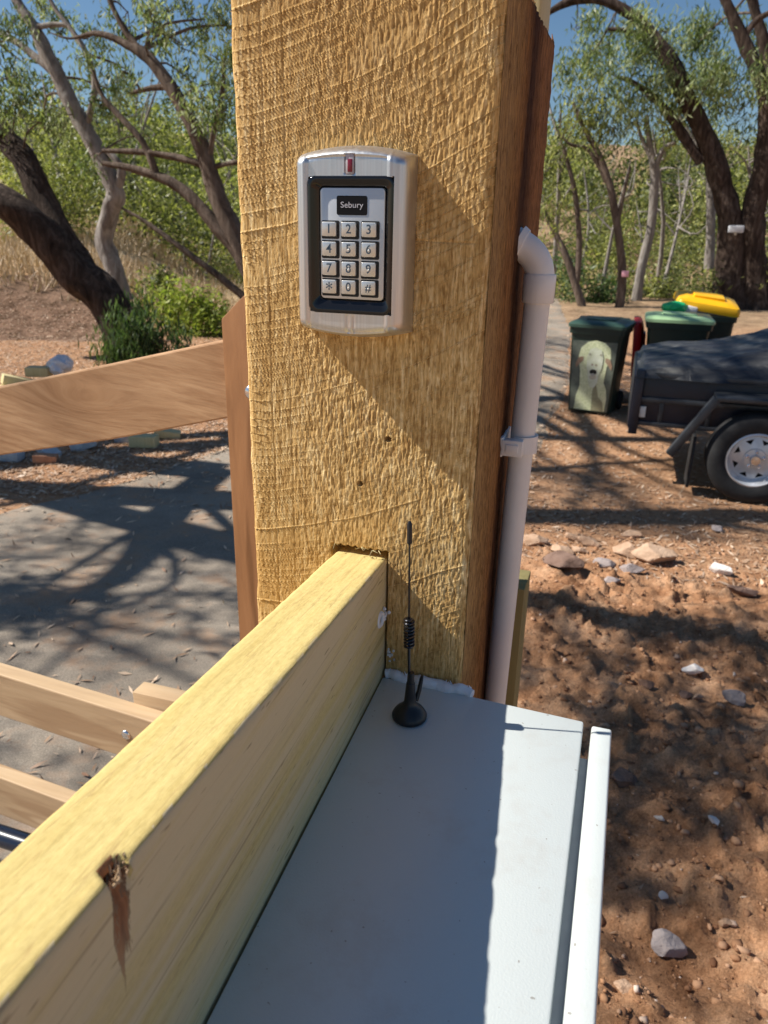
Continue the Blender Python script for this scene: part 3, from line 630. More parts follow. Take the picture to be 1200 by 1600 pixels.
KEYS = ['1', '2', '3', '4', '5', '6', '7', '8', '9', '*', '0', '#']
kxs = [-0.2140, -0.1988, -0.1834]; kzs = [1.7375, 1.7240, 1.7105, 1.6975]
for i, ch in enumerate(KEYS):
    x = kxs[i % 3]; z = kzs[i // 3]
    b = MB(); b.prism(rrect(x + 0.0005, z - 0.0004, 0.0139, 0.0125, 0.0012, 4), 0.001, (0, yp - 0.00025, 0)); b.build('key_surround', M['keyblack'], kp, False)
    b = MB(); b.prism(rrect(x, z, 0.0110, 0.0097, 0.0008, 4), 0.0026, (0, yp - 0.0024, 0), bev=0.00035); k = b.build('key', M['keymetal'], kp, angle=60)
    zz = z - (0.0020 if ch == '*' else 0); s_ = 0.0125 if ch == '*' else (0.0078 if ch == '#' else 0.0088)
    text_mesh(ch, s_, (x, yp - 0.00242, zz), M['digit'], 'digit', k, 0.00005, 1.0, 0.00010)
    if ch in '4568904#' and ch != '4': 
        b = MB(); b.lathe((x + 0.0002, yp - 0.00246, z - 0.0004), [(0, 0.0), (0.00085, 0.0), (0.0006, 0.0002), (0, 0.0003)], (0, -1, 0), 12); b.build('dot_lens', M['reflector'], k)
b = MB(); b.b2((-0.2016, yf - 0.0000, 1.7738), (-0.1954, yf + 0.0018, 1.7868), 0.0005); b.build('indicator_window', M['led_clear'], kp)
b = MB(); b.b2((-0.1999, yf - 0.0006, 1.7752), (-0.1964, yf + 0.001, 1.7835), 0.0004); b.build('indicator_light', M['led_red'], kp)

# ------------------------------------------------------------------ conduit
co_ = empty('conduit', (-0.08, 0.72, 0.0), 'pale grey plastic conduit with an elbow running down the side of the post', 'conduit')
PX, PY, PR = -0.0812, 0.722, 0.0119
b = MB(); b.tube([(PX - 0.012, PY, -0.1), (PX - 0.010, PY, 0.9), (PX - 0.0072, PY, 1.24), (PX - 0.0035, PY, 1.50), (PX, PY, 1.700)], PR, 40); b.build('pipe', M['pvc'], co_)
b = MB(); b.lathe((PX, PY, 1.677), [(PR, 0), (0.0142, 0.0), (0.0147, 0.0008), (0.0149, 0.0240), (0.0143, 0.0252), (PR, 0.0256)], (0, 0, 1), 44); b.build('collar', M['pvc2'], co_)
b = MB(); pts = []
for k in range(17):
    a = math.radians(66 * k / 16); R_ = 0.033; pts.append((PX - R_ * (1 - math.cos(a)), PY - 0.003 * (k / 16) ** 1.5, 1.698 + R_ * math.sin(a) * 0.95))
pts.append((PX - 0.032, PY - 0.0035, 1.7335)); b.tube(pts, 0.0132, 40); b.build('elbow', M['pvc2'], co_)
b = MB(); b.tube([(-0.0985, PY - 0.003, 1.7250), (-0.1035, PY - 0.003, 1.7270)], [0.0155, 0.0172], 40)
b.build('flange', M['pvc2'], co_)
b = MB(); b.b2((-0.1025, PY - 0.026, 1.533), (-0.0990, PY + 0.024, 1.552), 0.0008)
ar = []
for k in range(25):
    a = math.radians(-115 + 230 * k / 24); ar.append((PX - 0.003 + (PR + 0.0022) * math.cos(a), PY - (PR + 0.0022) * math.sin(a)))
for k in range(24):
    (xa, ya), (xb, yb_) = ar[k], ar[k + 1]; b.box(((xa + xb) / 2, (ya + yb_) / 2, 1.5425), (0.0028, math.hypot(xb - xa, yb_ - ya) * 1.15, 0.017), Matrix.Rotation(math.atan2(yb_ - ya, xb - xa) - math.pi / 2, 3, 'Z'))
b.b2((-0.1000, PY - 0.027, 1.5345), (-0.0800, PY - 0.0165, 1.5505), 0.001); b.b2((-0.096, PY - 0.0285, 1.5385), (-0.084, PY - 0.0262, 1.5465), 0.0006)
b.build('saddle_clip', M['pvc2'], co_)

# pale timber behind the post top, green timber low behind the conduit
b = MB(); b.b2((-0.222, 0.99, -0.2), (-0.137, 1.075, 2.6), 0.003); o = b.build('pale_upright', M['pine_plain']); tag(o, 'pale upright rising above and behind the broken top of the big post', 'post')
b = MB(); b.b2((-0.1900, 1.06, -0.2), (-0.0985, 1.135, 1.214), 0.002); o = b.build('low_post', M['green_timber']); tag(o, 'short green-tinged treated post seen just behind the foot of the conduit', 'post')

# ------------------------------------------------------------------ gate
A_ = 0.08
def gy_(x): return 0.918 - 0.032 + 0 * x - A_ * x - 0.032
def gyf(x): return 0.818 - 0.08 * x
gate = empty('timber_gate', (-0.9, 0.88, 0.1), 'brown hardwood gate with a raised curved top rail, left of the post', 'gate')
def rail(name, xs, zt, zb, th, mat, dy=0.0, bev=0.0025):
    """plank whose top and bottom edges follow the lists zt and zb over xs"""
    V = []; nn = len(xs)
    for x, a, c in zip(xs, zt, zb):
        y = gyf(x) + dy; V += [(x, y, a), (x, y + th, a), (x, y + th, c), (x, y, c)]
    F = []
    for i in range(nn - 1):
        p, q = 4 * i, 4 * i + 4
        for k in range(4): F.append((p + k, q + k, q + (k + 1) % 4, p + (k + 1) % 4))
    F += [(3, 2, 1, 0), tuple(4 * (nn - 1) + k for k in range(4))]
    o = mesh_obj(name, V, F, mat, gate)
    bm = bmesh.new(); bm.from_mesh(o.data); bmesh.ops.recalc_face_normals(bm, faces=bm.faces)
    bmesh.ops.bevel(bm, geom=[e for e in bm.edges if e.calc_face_angle(0) > 0.9], offset=bev, segments=2, profile=0.5, affect='EDGES'); bm.to_mesh(o.data); bm.free(); return o
xs = np.linspace(-0.486, -2.6, 40)
zt = np.interp(-xs, [0.48, 0.667, 0.893, 1.3, 1.9, 2.6], [1.602, 1.556, 1.501, 1.412, 1.33, 1.30])
zb = np.interp(-xs, [0.48, 0.683, 0.918, 1.3, 1.9, 2.6], [1.500, 1.4445, 1.389, 1.295, 1.21, 1.18])
rail('top_rail', xs, zt, zb, 0.035, knotty(), 0.004)
xs = np.linspace(-0.50, -2.6, 12)
rail('rail', xs, 0 * xs + 0.957, 0 * xs + 0.860, 0.032, M['gate_light'])
rail('rail', xs, 0 * xs + 0.702, 0 * xs + 0.600, 0.032, M['gate_light'])
# stile with sloping top
P_ = [(-0.4865, 0.30), (-0.4865, 1.627), (-0.462, 1.650), (-0.395, 1.705), (-0.395, 0.30)]
b = MB(); b.prism(P_, 0.045, (0, 0.8505, 0), (1, 0.0, 0), (0, 0, 1), (0, 1, 0), 0.002); b.build('stile', M['stile_wood'], gate)
b = MB(); b.prism([(-0.735, 0.55), (-0.735, 0.978), (-0.60, 0.978), (-0.60, 0.55)], 0.035, (0, gyf(-0.68) + 0.036, 0), bev=0.002); b.build('rear_upright', M['gate_light'], gate)
for (x, z, y) in ((-0.4485, 1.537, 0.8505), (-0.732, 0.912, gyf(-0.732))):
    b = MB(); b.lathe((x, y, z), [(0.0095, -0.001), (0.0095, 0.0008), (0.0088, 0.0020), (0.0060, 0.0036), (0.0025, 0.0044), (0, 0.0046)], (0, -1, 0), 24); b.build('bolt_head', M['chrome'], gate)
b = MB(); b.tube([(-2.4, 0.93, 0.535), (-1.0, 0.905, 0.540), (-0.55, 0.895, 0.545)], 0.021, 24); b.tube([(-1.45, 0.915, 0.538), (-1.44, 0.915, 0.538)], 0.026, 24)
o = b.build('gate_opener_arm', simple('arm_blue_black', (0.012, 0.018, 0.035), 0.25)); tag(o, 'blue-black round opener arm under the lowest gate rail', 'gate opener')

# ------------------------------------------------------------------ trees and shrubs
def crom(pts, rs, per=6):
    pts = [np.array(p, float) for p in pts]; out = []; ro = []; n = len(pts)
    for i in range(n - 1):
        p0 = pts[max(i - 1, 0)]; p1 = pts[i]; p2 = pts[i + 1]; p3 = pts[min(i + 2, n - 1)]
        for k in range(per):
            t = k / per; out.append(0.5 * ((2 * p1) + (-p0 + p2) * t + (2 * p0 - 5 * p1 + 4 * p2 - p3) * t * t + (-p0 + 3 * p1 - 3 * p2 + p3) * t ** 3)); ro.append(rs[i] * (1 - t) + rs[i + 1] * t)
    out.append(pts[-1]); ro.append(rs[-1]); return np.array(out), np.array(ro)
def limb_mesh(limbs, per=6, n=12, knob=0.18, seed=0):
    """limbs: list of (points, radii) -> V, F arrays"""
    Vs = []; Fs = []; off = 0
    for li, (pts, rs) in enumerate(limbs):
        P, R = crom(pts, rs, per); m = len(P); prev = None
        nn = n if max(rs) > 0.04 else 6
        for i in range(m):
            t = P[min(i + 1, m - 1)] - P[max(i - 1, 0)]; t = t / (np.linalg.norm(t) + 1e-9)
            if prev is None:
                a = np.array((0, 1., 0)) if abs(t[1]) < 0.9 else np.array((1., 0, 0)); u = np.cross(t, a)
            else: u = prev - t * prev.dot(t)
            u /= np.linalg.norm(u); prev = u; v = np.cross(t, u)
            ang = 2 * np.pi * np.arange(nn) / nn
            rr = R[i] * (1 + knob * 2 * (vn(np.cos(ang) * 2 + li * 7 + 10, np.sin(ang) * 2 + i * 0.45 + seed * 3, 3) - 0.5))
            Vs.append(P[i] + np.outer(np.cos(ang) * rr, u) + np.outer(np.sin(ang) * rr, v))
        i0 = off + np.arange(m - 1)[:, None] * nn; k = np.arange(nn)[None, :]
        a = (i0 + k).ravel(); b_ = (i0 + (k + 1) % nn).ravel(); Fs.append(np.stack([a, b_, b_ + nn, a + nn], 1)); off += m * nn
    return np.concatenate(Vs), np.concatenate(Fs)
def leaves(C, size, aspect=0.2, droop=0.6, rng=RNG, curl=0.25, shade=None):
    """one leaf per centre: two quads folded along the midrib; returns V,F,var"""
    N = len(C); d = rng.normal(size=(N, 3)); d /= np.linalg.norm(d, axis=1)[:, None]; d[:, 2] -= droop * 1.6; d /= np.linalg.norm(d, axis=1)[:, None]
    q = rng.normal(size=(N, 3)); s = np.cross(d, q); s /= np.linalg.norm(s, axis=1)[:, None]
    L = size * rng.uniform(0.6, 1.35, N)[:, None]; W = L * aspect
    nrm = np.cross(d, s)
    a = C - d * L / 2; c = C + d * L / 2; m_ = C + nrm * L * curl * 0.3
    V = np.stack([a, m_ + s * W / 2, c, m_ - s * W / 2], 1).reshape(-1, 3)
    F = (np.arange(N)[:, None] * 4 + np.arange(4)[None, :])
    base = rng.random(N) if shade is None else np.clip(shade + rng.normal(size=N) * 0.18, 0, 1)
    return V, F, np.repeat(base, 4)
def spray_pts(center, rad, nspray, per, spread, rng=RNG, flat=1.0):
    """sprays of leaves scattered through an ellipsoid, denser at its rim"""
    d = rng.normal(size=(nspray, 3)); d /= np.linalg.norm(d, axis=1)[:, None]; r = rng.random(nspray) ** 0.45
    kk = rng.integers(0, max(2, nspray // 3), nspray); sc = np.asarray(center) + (d * r[:, None])[kk] * np.asarray(rad) + rng.normal(size=(nspray, 3)) * 0.17 * np.asarray(rad); sv = rng.random(nspray)
    k = np.repeat(np.arange(nspray), per); g_ = rng.normal(size=(len(k), 3)) * spread; g_[:, 2] = g_[:, 2] * 1.3 * flat - spread * 0.4
    return sc[k] + g_, sv[k], sc
def px2m(p): return np.linalg.norm(np.asarray(p) - CAM) / FPX
def make_tree(name, label, cat, base, limbs, clumps, bark_, leaf_, group=None, lsize=0.11, aspect=0.2, dens=1.0, knob=0.18, twigs=True, spr=34, n=12, seed=0, spread=0.085, droop=0.7):
    """clumps: (centre, radius(3) or float, sprays)"""
    t = empty(name, tuple(base), label, cat, group); rng = np.random.default_rng(seed + 100)
    allp = np.concatenate([crom(p, r, 4)[0] for p, r in limbs]) if limbs else np.array([base])
    allr = np.concatenate([crom(p, r, 4)[1] for p, r in limbs]) if limbs else np.array([0.02])
    if limbs:
        V, F = limb_mesh(limbs, 6, n, knob, seed); mesh_obj('trunk', V, F, bark_, t, smooth=True)
    C = []; Sh = []; tw = []
    for c, r, ns_ in clumps:
        p, sv, sc = spray_pts(c, r if np.ndim(r) else (r, r, r * 0.75), max(2, int(ns_ * dens)), spr, spread, rng); C.append(p); Sh.append(sv)
        if twigs:
            dist = np.linalg.norm(allp - np.asarray(c), axis=1); j = int(np.argmin(dist)); a = allp[j]; c_ = np.asarray(c)
            if dist[j] > 0.15:
                mid = (a + c_) / 2 + rng.normal(size=3) * 0.08 * dist[j] + np.array((0, 0, 0.06 * dist[j])); rr = min(allr[j] * 0.6, 0.012 + 0.012 * dist[j]); tw.append(([a, mid, c_], [rr, rr * 0.7, rr * 0.4]))
            for q in sc[:: 3]:
                mid = (c_ + q) / 2 + rng.normal(size=3) * 0.05; tw.append(([c_ + rng.normal(size=3) * 0.03, mid, q], [0.008, 0.006, 0.003]))
    if C:
        C = np.concatenate(C); Sh = np.concatenate(Sh); V, F, a = leaves(C, lsize, aspect, droop, rng, shade=Sh); mesh_obj('foliage', V, F, leaf_, t, attr=a)
    if tw:
        V, F = limb_mesh(tw, 3, 6, 0.1, seed); tag(mesh_obj('twigs', V, F, M['bark_mid'], t, smooth=True), kind='stuff')
    return t
def L(pp, Yd):                                  # limb given as pixels along depth(s) with widths in pixels
    P = []; R = []
    for i, q in enumerate(pp):
        y = Yd[i] if isinstance(Yd, (list, tuple)) else Yd
        p = at(q[0], q[1], y); P.append(p); R.append(q[2] / 2 * px2m(p))
    return (P, R)
def CL(lst, Yd, zs=0.8, back=0.0):
    out = []
    for q_i, q in enumerate(lst):
        y = (q[4] if len(q) > 4 else Yd) + back * (-0.3 if q_i % 3 == 0 else 0.4 + (q_i % 4) * 0.33); p = at(q[0], q[1], y); r = q[2] * px2m(p); out.append((p, (r, r, r * zs), q[3]))
    return out

# left: big leaning gum with two limbs
Ya = 8.6; bz = at(212, 575, Ya)
limbs = [L([(222, 600, 78), (205, 550, 66), (165, 470, 57), (105, 415, 52), (55, 355, 47), (5, 318, 44), (-70, 285, 40), (-160, 255, 36)], [8.6, 8.6, 8.6, 8.5, 8.4, 8.3, 8.2, 8.0]),
         L([(150, 455, 38), (110, 390, 36), (70, 315, 34), (35, 245, 31), (0, 205, 28), (-30, 150, 30), (-60, 60, 24), (-70, -60, 18)], [8.6, 8.7, 8.8, 8.9, 9.0, 9.1, 9.2, 9.4])]
cl = CL([(25, 165, 34, 14), (62, 190, 26, 8), (5, 120, 30, 8), (20, 60, 34, 9), (-20, 230, 40, 12)], 8.8)
make_tree('gum_tree', 'big dark leaning gum at the left edge, splitting low into two thick limbs', 'tree', bz, limbs, cl, M['bark_dark'], M['leaf'], 'gum trees beside the drive', seed=1, lsize=0.10)
# suckers at its base: a shrub of its own
make_tree('leafy_shrub', 'dark leafy suckers hanging round the foot of the big leaning gum', 'shrub', at(225, 565, 8.3), [L([(225, 580, 6), (215, 530, 4), (200, 490, 2)], 8.3)], CL([(215, 520, 42, 26), (250, 535, 30, 14), (180, 540, 26, 12), (205, 560, 34, 14), (195, 480, 22, 6)], 8.25), M['bark_mid'], M['leaf_dark'], None, lsize=0.12, aspect=0.18, seed=2, droop=1.2)
# pale trunk behind it
Yb = 11.5
limbs = [L([(190, 470, 30), (178, 420, 27), (163, 375, 25), (172, 330, 25), (180, 300, 24), (158, 250, 22), (135, 205, 21), (105, 150, 20), (78, 95, 18), (55, 45, 14), (25, 0, 11), (0, -60, 9)], Yb),
         L([(182, 300, 14), (190, 265, 11), (172, 240, 8), (150, 228, 5)], Yb), L([(80, 110, 11), (50, 85, 9), (20, 62, 8), (-20, 45, 6)], Yb),
         L([(136, 195, 8), (148, 140, 8), (140, 95, 7), (118, 55, 6), (85, 12, 5), (60, -40, 4)], Yb), L([(60, 42, 7), (85, 38, 6), (110, 40, 4)], Yb)]
cl = CL([(30, 55, 26, 10), (95, 55, 30, 12), (70, 20, 30, 12), (125, 95, 26, 9), (150, 50, 34, 14), (120, 140, 24, 8), (165, 165, 30, 12), (40, 100, 26, 8), (70, 205, 30, 9), (100, 180, 20, 5), (200, 110, 24, 7), (185, 145, 28, 10)], Yb, back=1.0)
make_tree('gum_tree', 'pale grey gum trunk rising behind the big leaning gum and bending left', 'tree', at(190, 470, Yb), limbs, cl, M['bark_pale'], M['leaf'], 'gum trees beside the drive', lsize=0.11, seed=3, dens=0.62)
# tree whose trunk stands behind the post
Yc = 9.5
limbs = [L([(450, 600, 50), (420, 500, 36), (385, 405, 29), (345, 320, 25), (320, 245, 22), (295, 185, 19), (262, 130, 17), (225, 85, 15), (190, 65, 9), (150, 52, 6), (110, 60, 3), (75, 50, 1)], Yc),
         L([(410, 470, 24), (375, 400, 20), (335, 350, 18), (290, 300, 15), (245, 275, 13), (200, 262, 9), (160, 255, 6)], Yc), L([(245, 275, 11), (225, 225, 9), (190, 185, 8), (160, 150, 6), (145, 110, 4)], Yc),
         L([(330, 262, 11), (285, 248, 9), (225, 238, 8), (160, 236, 5)], Yc), L([(326, 262, 10), (332, 215, 8), (345, 160, 6), (352, 90, 5)], Yc), L([(225, 85, 10), (200, 55, 8), (178, 15, 6), (160, -30, 5)], Yc),
         L([(395, 475, 12), (340, 430, 10), (280, 385, 8), (225, 345, 5), (190, 325, 3)], Yc), L([(330, 262, 8), (360, 255, 7), (400, 250, 5)], Yc), L([(262, 135, 9), (235, 138, 6), (205, 145, 4)], Yc)]
cl = CL([(240, 40, 30, 10), (285, 70, 34, 13), (320, 30, 40, 17), (345, 90, 34, 16), (330, 130, 30, 13), (290, 120, 24, 8), (350, 175, 28, 10), (355, 40, 34, 14), (200, 20, 30, 9), (310, 155, 26, 9), (230, 215, 22, 5), (270, 20, 30, 10), (190, 110, 24, 6), (150, 240, 24, 6)], Yc, back=1.0)
make_tree('gum_tree', 'dark gum whose branches arch left from behind the post', 'tree', at(450, 600, Yc), limbs, cl, M['bark_mid'], M['leaf'], 'gum trees beside the drive', seed=4, dens=0.72)
# right: twin-trunked big gum
Yr = 21.0; b0 = at(1150, 478, Yr)
limbs = [L([(1140, 490, 64), (1140, 450, 48), (1142, 400, 37), (1142, 350, 32), (1130, 300, 28), (1112, 240, 25), (1085, 180, 23), (1055, 110, 21), (1020, 60, 17), (985, 22, 13), (945, 2, 11), (905, -2, 12), (870, 12, 8), (855, 22, 5)], Yr),
         L([(1178, 490, 56), (1178, 450, 42), (1174, 390, 34), (1178, 330, 30), (1192, 270, 27), (1200, 200, 25), (1200, 150, 22)], Yr), L([(1200, 155, 19), (1178, 100, 17), (1160, 60, 15), (1140, 15, 12), (1120, -30, 9)], Yr), L([(1202, 150, 17), (1196, 80, 14), (1180, 20, 11), (1165, -40, 12)], Yr + .5),
         L([(1095, 255, 14), (1060, 200, 12), (1030, 160, 10), (990, 130, 7), (965, 120, 4)], Yr), L([(1020, 70, 10), (985, 50, 7), (950, 45, 4)], Yr), L([(1160, 60, 9), (1185, 30, 7), (1215, 15, 5)], Yr)]
cl = CL([(1000, 95, 40, 16), (1040, 50, 42, 18), (1080, 80, 40, 18), (1100, 140, 40, 18), (1130, 110, 30, 12), (1060, 150, 36, 14), (1010, 150, 34, 11), (950, 70, 40, 15), (905, 95, 34, 11), (960, 120, 34, 10), (1150, 180, 34, 12), (1115, 40, 30, 9), (1170, 120, 26, 8), (900, 45, 30, 8), (1185, 75, 26, 7), (1000, 30, 30, 9)], Yr, back=1.6)
make_tree('gum_tree', 'great dark gum with twin trunks behind the yellow bin lid', 'tree', b0, limbs, cl, M['bark_dark'], M['leaf'], 'gum trees beside the drive', lsize=0.18, aspect=0.2, seed=5, spread=0.17, spr=46, knob=0.14, dens=0.95)
b = MB(); p = at(1150, 358, Yr - 0.6); b.box(p, (0.34, 0.12, 0.16), None, 0.02); b.tube([p + np.array((0, 0.05, -.05)), p + np.array((0.1, 0.7, -.2))], 0.03, 8); o = b.build('tree_box', M['concrete']); tag(o, 'small pale box fixed to the twin-trunked gum', 'box')
# slender trees on the right
sl_ = [
 ('slender forked gum with bare branches standing nearest the conduit', [L([(912, 490, 13), (895, 430, 11), (880, 390, 9), (860, 350, 7), (850, 330, 5)], 19.5), L([(900, 450, 9), (905, 380, 8), (898, 300, 7), (880, 230, 5)], 19.5)], [(865, 340, 30, 8), (880, 210, 40, 13), (860, 250, 34, 10), (905, 170, 34, 9)], 'bark_mid', 'leaf_olive', 19.5),
 ('thin straight gum trunk with a small pink marker on it', [L([(966, 490, 13), (972, 440, 12), (968, 380, 11), (955, 300, 10), (935, 240, 8), (912, 200, 6), (895, 160, 4)], 19.8), L([(948, 285, 6), (920, 235, 5), (890, 225, 4), (868, 200, 2)], 19.8), L([(965, 350, 6), (975, 300, 5), (985, 260, 3)], 19.8)], [(935, 190, 36, 12), (905, 150, 32, 9), (960, 200, 30, 9)], 'bark_mid', 'leaf_olive', 19.8),
 ('pale curving gum trunk that forks high, behind the lime green bin lid', [L([(993, 480, 15), (1000, 430, 13), (1016, 360, 12), (1022, 300, 12), (1022, 265, 11), (1015, 225, 8), (1010, 180, 5)], 21.5), L([(1022, 270, 8), (1035, 235, 7), (1055, 222, 5)], 21.5), L([(1020, 255, 6), (1002, 215, 5), (995, 190, 3)], 21.5)], [(1015, 175, 34, 11), (1045, 200, 30, 9), (985, 175, 26, 7)], 'bark_pale', 'leaf_olive', 21.5),
 ('short pale forked trunk just left of the twin-trunked gum', [L([(1108, 420, 14), (1110, 370, 12), (1110, 300, 11), (1105, 255, 9), (1080, 215, 8), (1060, 180, 6)], 24)], [(1070, 195, 34, 10), (1100, 230, 30, 8)], 'bark_pale', 'leaf_olive', 24)]
for k, (lab, lm, cc, bk, lf, Yd) in enumerate(sl_):
    make_tree('slender_gum', lab, 'tree', lm[0][0][0], lm, CL(cc, Yd), M[bk], M[lf], 'slender gums in the gully', lsize=0.17, seed=10 + k, spread=0.2, knob=0.1, spr=28)
b = MB(); p = at(977, 428, 19.55); b.box(p, (0.16, 0.03, 0.14), None, 0.01); o = b.build('trail_marker', simple('marker_pink', (0.70, 0.35, 0.42), 0.5)); tag(o, 'tiny pink marker plate on a thin gum trunk', 'marker')

# shade trees overhead to the left of the viewer
def over(seed, base, clumps, lm, lab):
    make_tree('shade_tree', lab, 'tree', base, lm, clumps, M['bark_mid'], M['leaf'], 'gum trees shading the drive', lsize=0.13, seed=seed, spr=26, spread=0.13, dens=1.0)
cs = []; r_ = np.random.default_rng(5)
for k in range(230):
    z = r_.uniform(3.4, 8.2); gx_ = r_.uniform(-3.6, 3.2); gyy = r_.uniform(1.3, 6.8) if k % 2 else r_.uniform(1.5, 3.4)
    if k > 150 and gx_ > -0.4 and gyy > 2.2: continue
    if gx_ < -0.5 and (k % 5 > 1 or gyy > 3.2): continue
    c = np.array((gx_ - z, gyy - 0.20 * z, z))
    if c[1] > 1.05 * abs(c[0]) + 0.2: continue
    if c[1] < 1.28 - 0.2 * (z - 1.4) or (-0.7 < gx_ < 0.9 and 3.6 < gyy < 4.7) or (gx_ < -0.9 and gyy > 3.5): continue
    if gx_ > -0.5 and (k % 3 == 0 or (gyy < 2.8 and k % 4 < 2)): continue
    cs.append((c, (0.42, 0.55, 0.30), int(r_.uniform(5, 11))))
lm = [([(-7.6, 3.4, 0), (-7.4, 3.3, 1.5), (-7.0, 3.2, 3.2), (-6.2, 3.4, 5.0), (-5.2, 3.9, 6.2), (-4.2, 4.6, 7.0)], [0.26, 0.22, 0.19, 0.16, 0.12, 0.06]),
      ([(-7.0, 3.2, 3.2), (-6.7, 2.6, 4.6), (-6.0, 2.2, 5.8), (-5.0, 2.0, 6.8), (-4.0, 1.9, 7.4)], [0.15, 0.13, 0.10, 0.08, 0.04]),
      ([(-7.2, 3.3, 2.4), (-7.6, 4.2, 4.0), (-7.2, 5.0, 5.4), (-6.4, 5.6, 6.6), (-5.6, 6.0, 7.6)], [0.15, 0.13, 0.11, 0.08, 0.04]),
      ([(-6.6, 3.3, 4.3), (-6.4, 4.0, 5.4), (-6.6, 4.6, 6.4), (-6.2, 5.2, 7.4)], [0.09, 0.07, 0.05, 0.03])]
def gp(px, py, z, rr):
    r0 = ray(px, py); g0 = CAM + r0 * (-CAM[2] / r0[2]); return (np.array((g0[0] - z, g0[1] - 0.20 * z, z)), rr)
for path in ([(380, 678, 4.0, .065), (336, 700, 4.2, .06), (238, 728, 4.5, .052), (140, 757, 4.8, .045), (60, 780, 5.0, .05), (-60, 800, 5.2, .03)],
             [(345, 740, 3.6, .12), (300, 785, 4.0, .11), (262, 830, 4.4, .095), (235, 880, 4.8, .08), (170, 930, 5.3, .06), (60, 960, 5.8, .05)],
             [(262, 830, 4.4, .10), (330, 862, 4.8, .08), (400, 880, 5.2, .06)], [(140, 757, 4.8, .04), (150, 800, 5.2, .03), (146, 830, 5.6, .02)]):
    q = [gp(*w_) for w_ in path]; lm.append(([a_[0] for a_ in q], [a_[1] for a_ in q]))
lm.append(([(-7.5, 3.35, 1.2), (-7.2, 4.0, 2.4), lm[-3][0][0]], [0.2, 0.2, 0.2])); lm.append(([(-7.2, 4.0, 2.4), lm[-5][0][0]], [0.12, 0.09]))
over(31, (-7.6, 3.4, 0), cs, lm, 'spreading gum left of the viewer shading the drive')
cs = []
for k in range(68):
    z = r_.uniform(5.0, 9.0); gx_ = r_.uniform(-3.5, 4.5); gyy = r_.uniform(6.5, 13)
    if k > 44: gx_ = r_.uniform(-1.8, 2.0); gyy = r_.uniform(4.2, 5.4)
    cs.append((np.array((gx_ - z, gyy - 0.2 * z, z + 1.5)), (0.6, 0.7, 0.4), int(r_.uniform(5, 11))))
cs = [c for c in cs if (c[0][2] - 1.74) / math.hypot(c[0][0], c[0][1]) > 0.33]
lm = [([(-9.6, 5.6, 0), (-9.2, 5.7, 2.6), (-8.4, 6.2, 4.8), (-7.2, 7.0, 6.8), (-5.8, 7.8, 8.4)], [0.26, 0.22, 0.18, 0.12, 0.05])]
over(33, (-9.6, 5.6, 0), cs, lm, 'tall gum further along the drive beyond the left edge')

# individual shrubs
shr = [('lime green bush right behind the curved gate rail, beside the post', 'leaf_lime', 11.0, [(290, 505, 34, 26), (325, 500, 34, 22), (300, 470, 28, 14), (345, 520, 24, 12), (255, 480, 24, 10)]),
       ('bright rounded bush behind the pale gum trunk', 'leaf_olive', 12.6, [(235, 455, 32, 18), (265, 435, 30, 14), (215, 470, 22, 8)]),
       ('low grey-green bush at the left edge of the dry slope', 'leaf_dark', 15.5, [(15, 420, 34, 18), (-15, 390, 36, 16), (40, 400, 18, 5)]),
       ('round green bush between the thin gum trunks and the lime bin lid', 'leaf_olive', 22.5, [(1030, 450, 34, 24), (1055, 460, 24, 12), (1005, 455, 20, 8)]),
       ('dark bush behind the forked gum next to the conduit', 'leaf_dark', 21, [(935, 455, 34, 20), (950, 470, 26, 12), (880, 470, 24, 10), (885, 430, 34, 14)]),
       ('pale bush at the right edge beside the twin-trunked gum', 'leaf_olive', 21, [(1205, 430, 22, 14), (1100, 450, 24, 12)])]
for k, (lab, lf, Yd, cc) in enumerate(shr):
    bb = at(cc[0][0], cc[0][1], Yd); g0 = gz(bb[0], bb[1])
    make_tree('bush', lab, 'bush', (bb[0], bb[1], g0), [([(bb[0], bb[1], g0 - 0.1), (bb[0], bb[1], bb[2])], [0.04, 0.02])], CL(cc, Yd), M['bark_mid'], M[lf], 'bushes beyond the drive', lsize=0.12 if Yd < 17 else 0.16, aspect=0.28, seed=40 + k, spread=0.12 if Yd < 17 else 0.18, spr=34, droop=0.0)

# hillside bushland: one uncountable mass
rng = np.random.default_rng(77); Cn = []; Shd = []; Sz = []
def bushes(n, s0, s1, t0, t1, hr, dens):
    for k in range(n):
        s = s0 + (s1 - s0) * rng.random() ** 1.2; t = rng.uniform(t0, t1) * s
        x = -0.307 * s + 0.952 * t; y = 0.952 * s + 0.307 * t; z = gz(x, y); h = min(rng.uniform(*hr), 1.74 - z + s * (0.055 + 0.11 * rng.random() ** 1.6))
        if h < 0.5: continue
        w2 = h * rng.uniform(0.5, 0.85)
        p, sv, _ = spray_pts((x, y, z + h * 0.55), (w2, w2, h * 0.5), int(dens), 26, 0.12 * h, rng)
        Cn.append(p); Shd.append(np.clip(sv * 0.25 + rng.random() * 0.80, 0, 1)); Sz.append(np.full(len(p), 0.036 * h * (1 + s / 90)))
bushes(44, 24, 40, 0.10, 0.62, (1.0, 3.0), 42)
bushes(110, 38, 95, 0.05, 0.65, (2.0, 5.0), 46)
bushes(40, 19, 32, -0.45, -0.02, (1.0, 3.2), 46)
bushes(150, 30, 90, -0.66, 0.05, (2.8, 6.0), 50)
Cn = np.concatenate(Cn); Shd = np.concatenate(Shd); Sz = np.concatenate(Sz)
V, F, a = leaves(Cn, Sz[:, None] * 1.0 if False else 1.0, 0.42, 0.1, rng, shade=Shd)
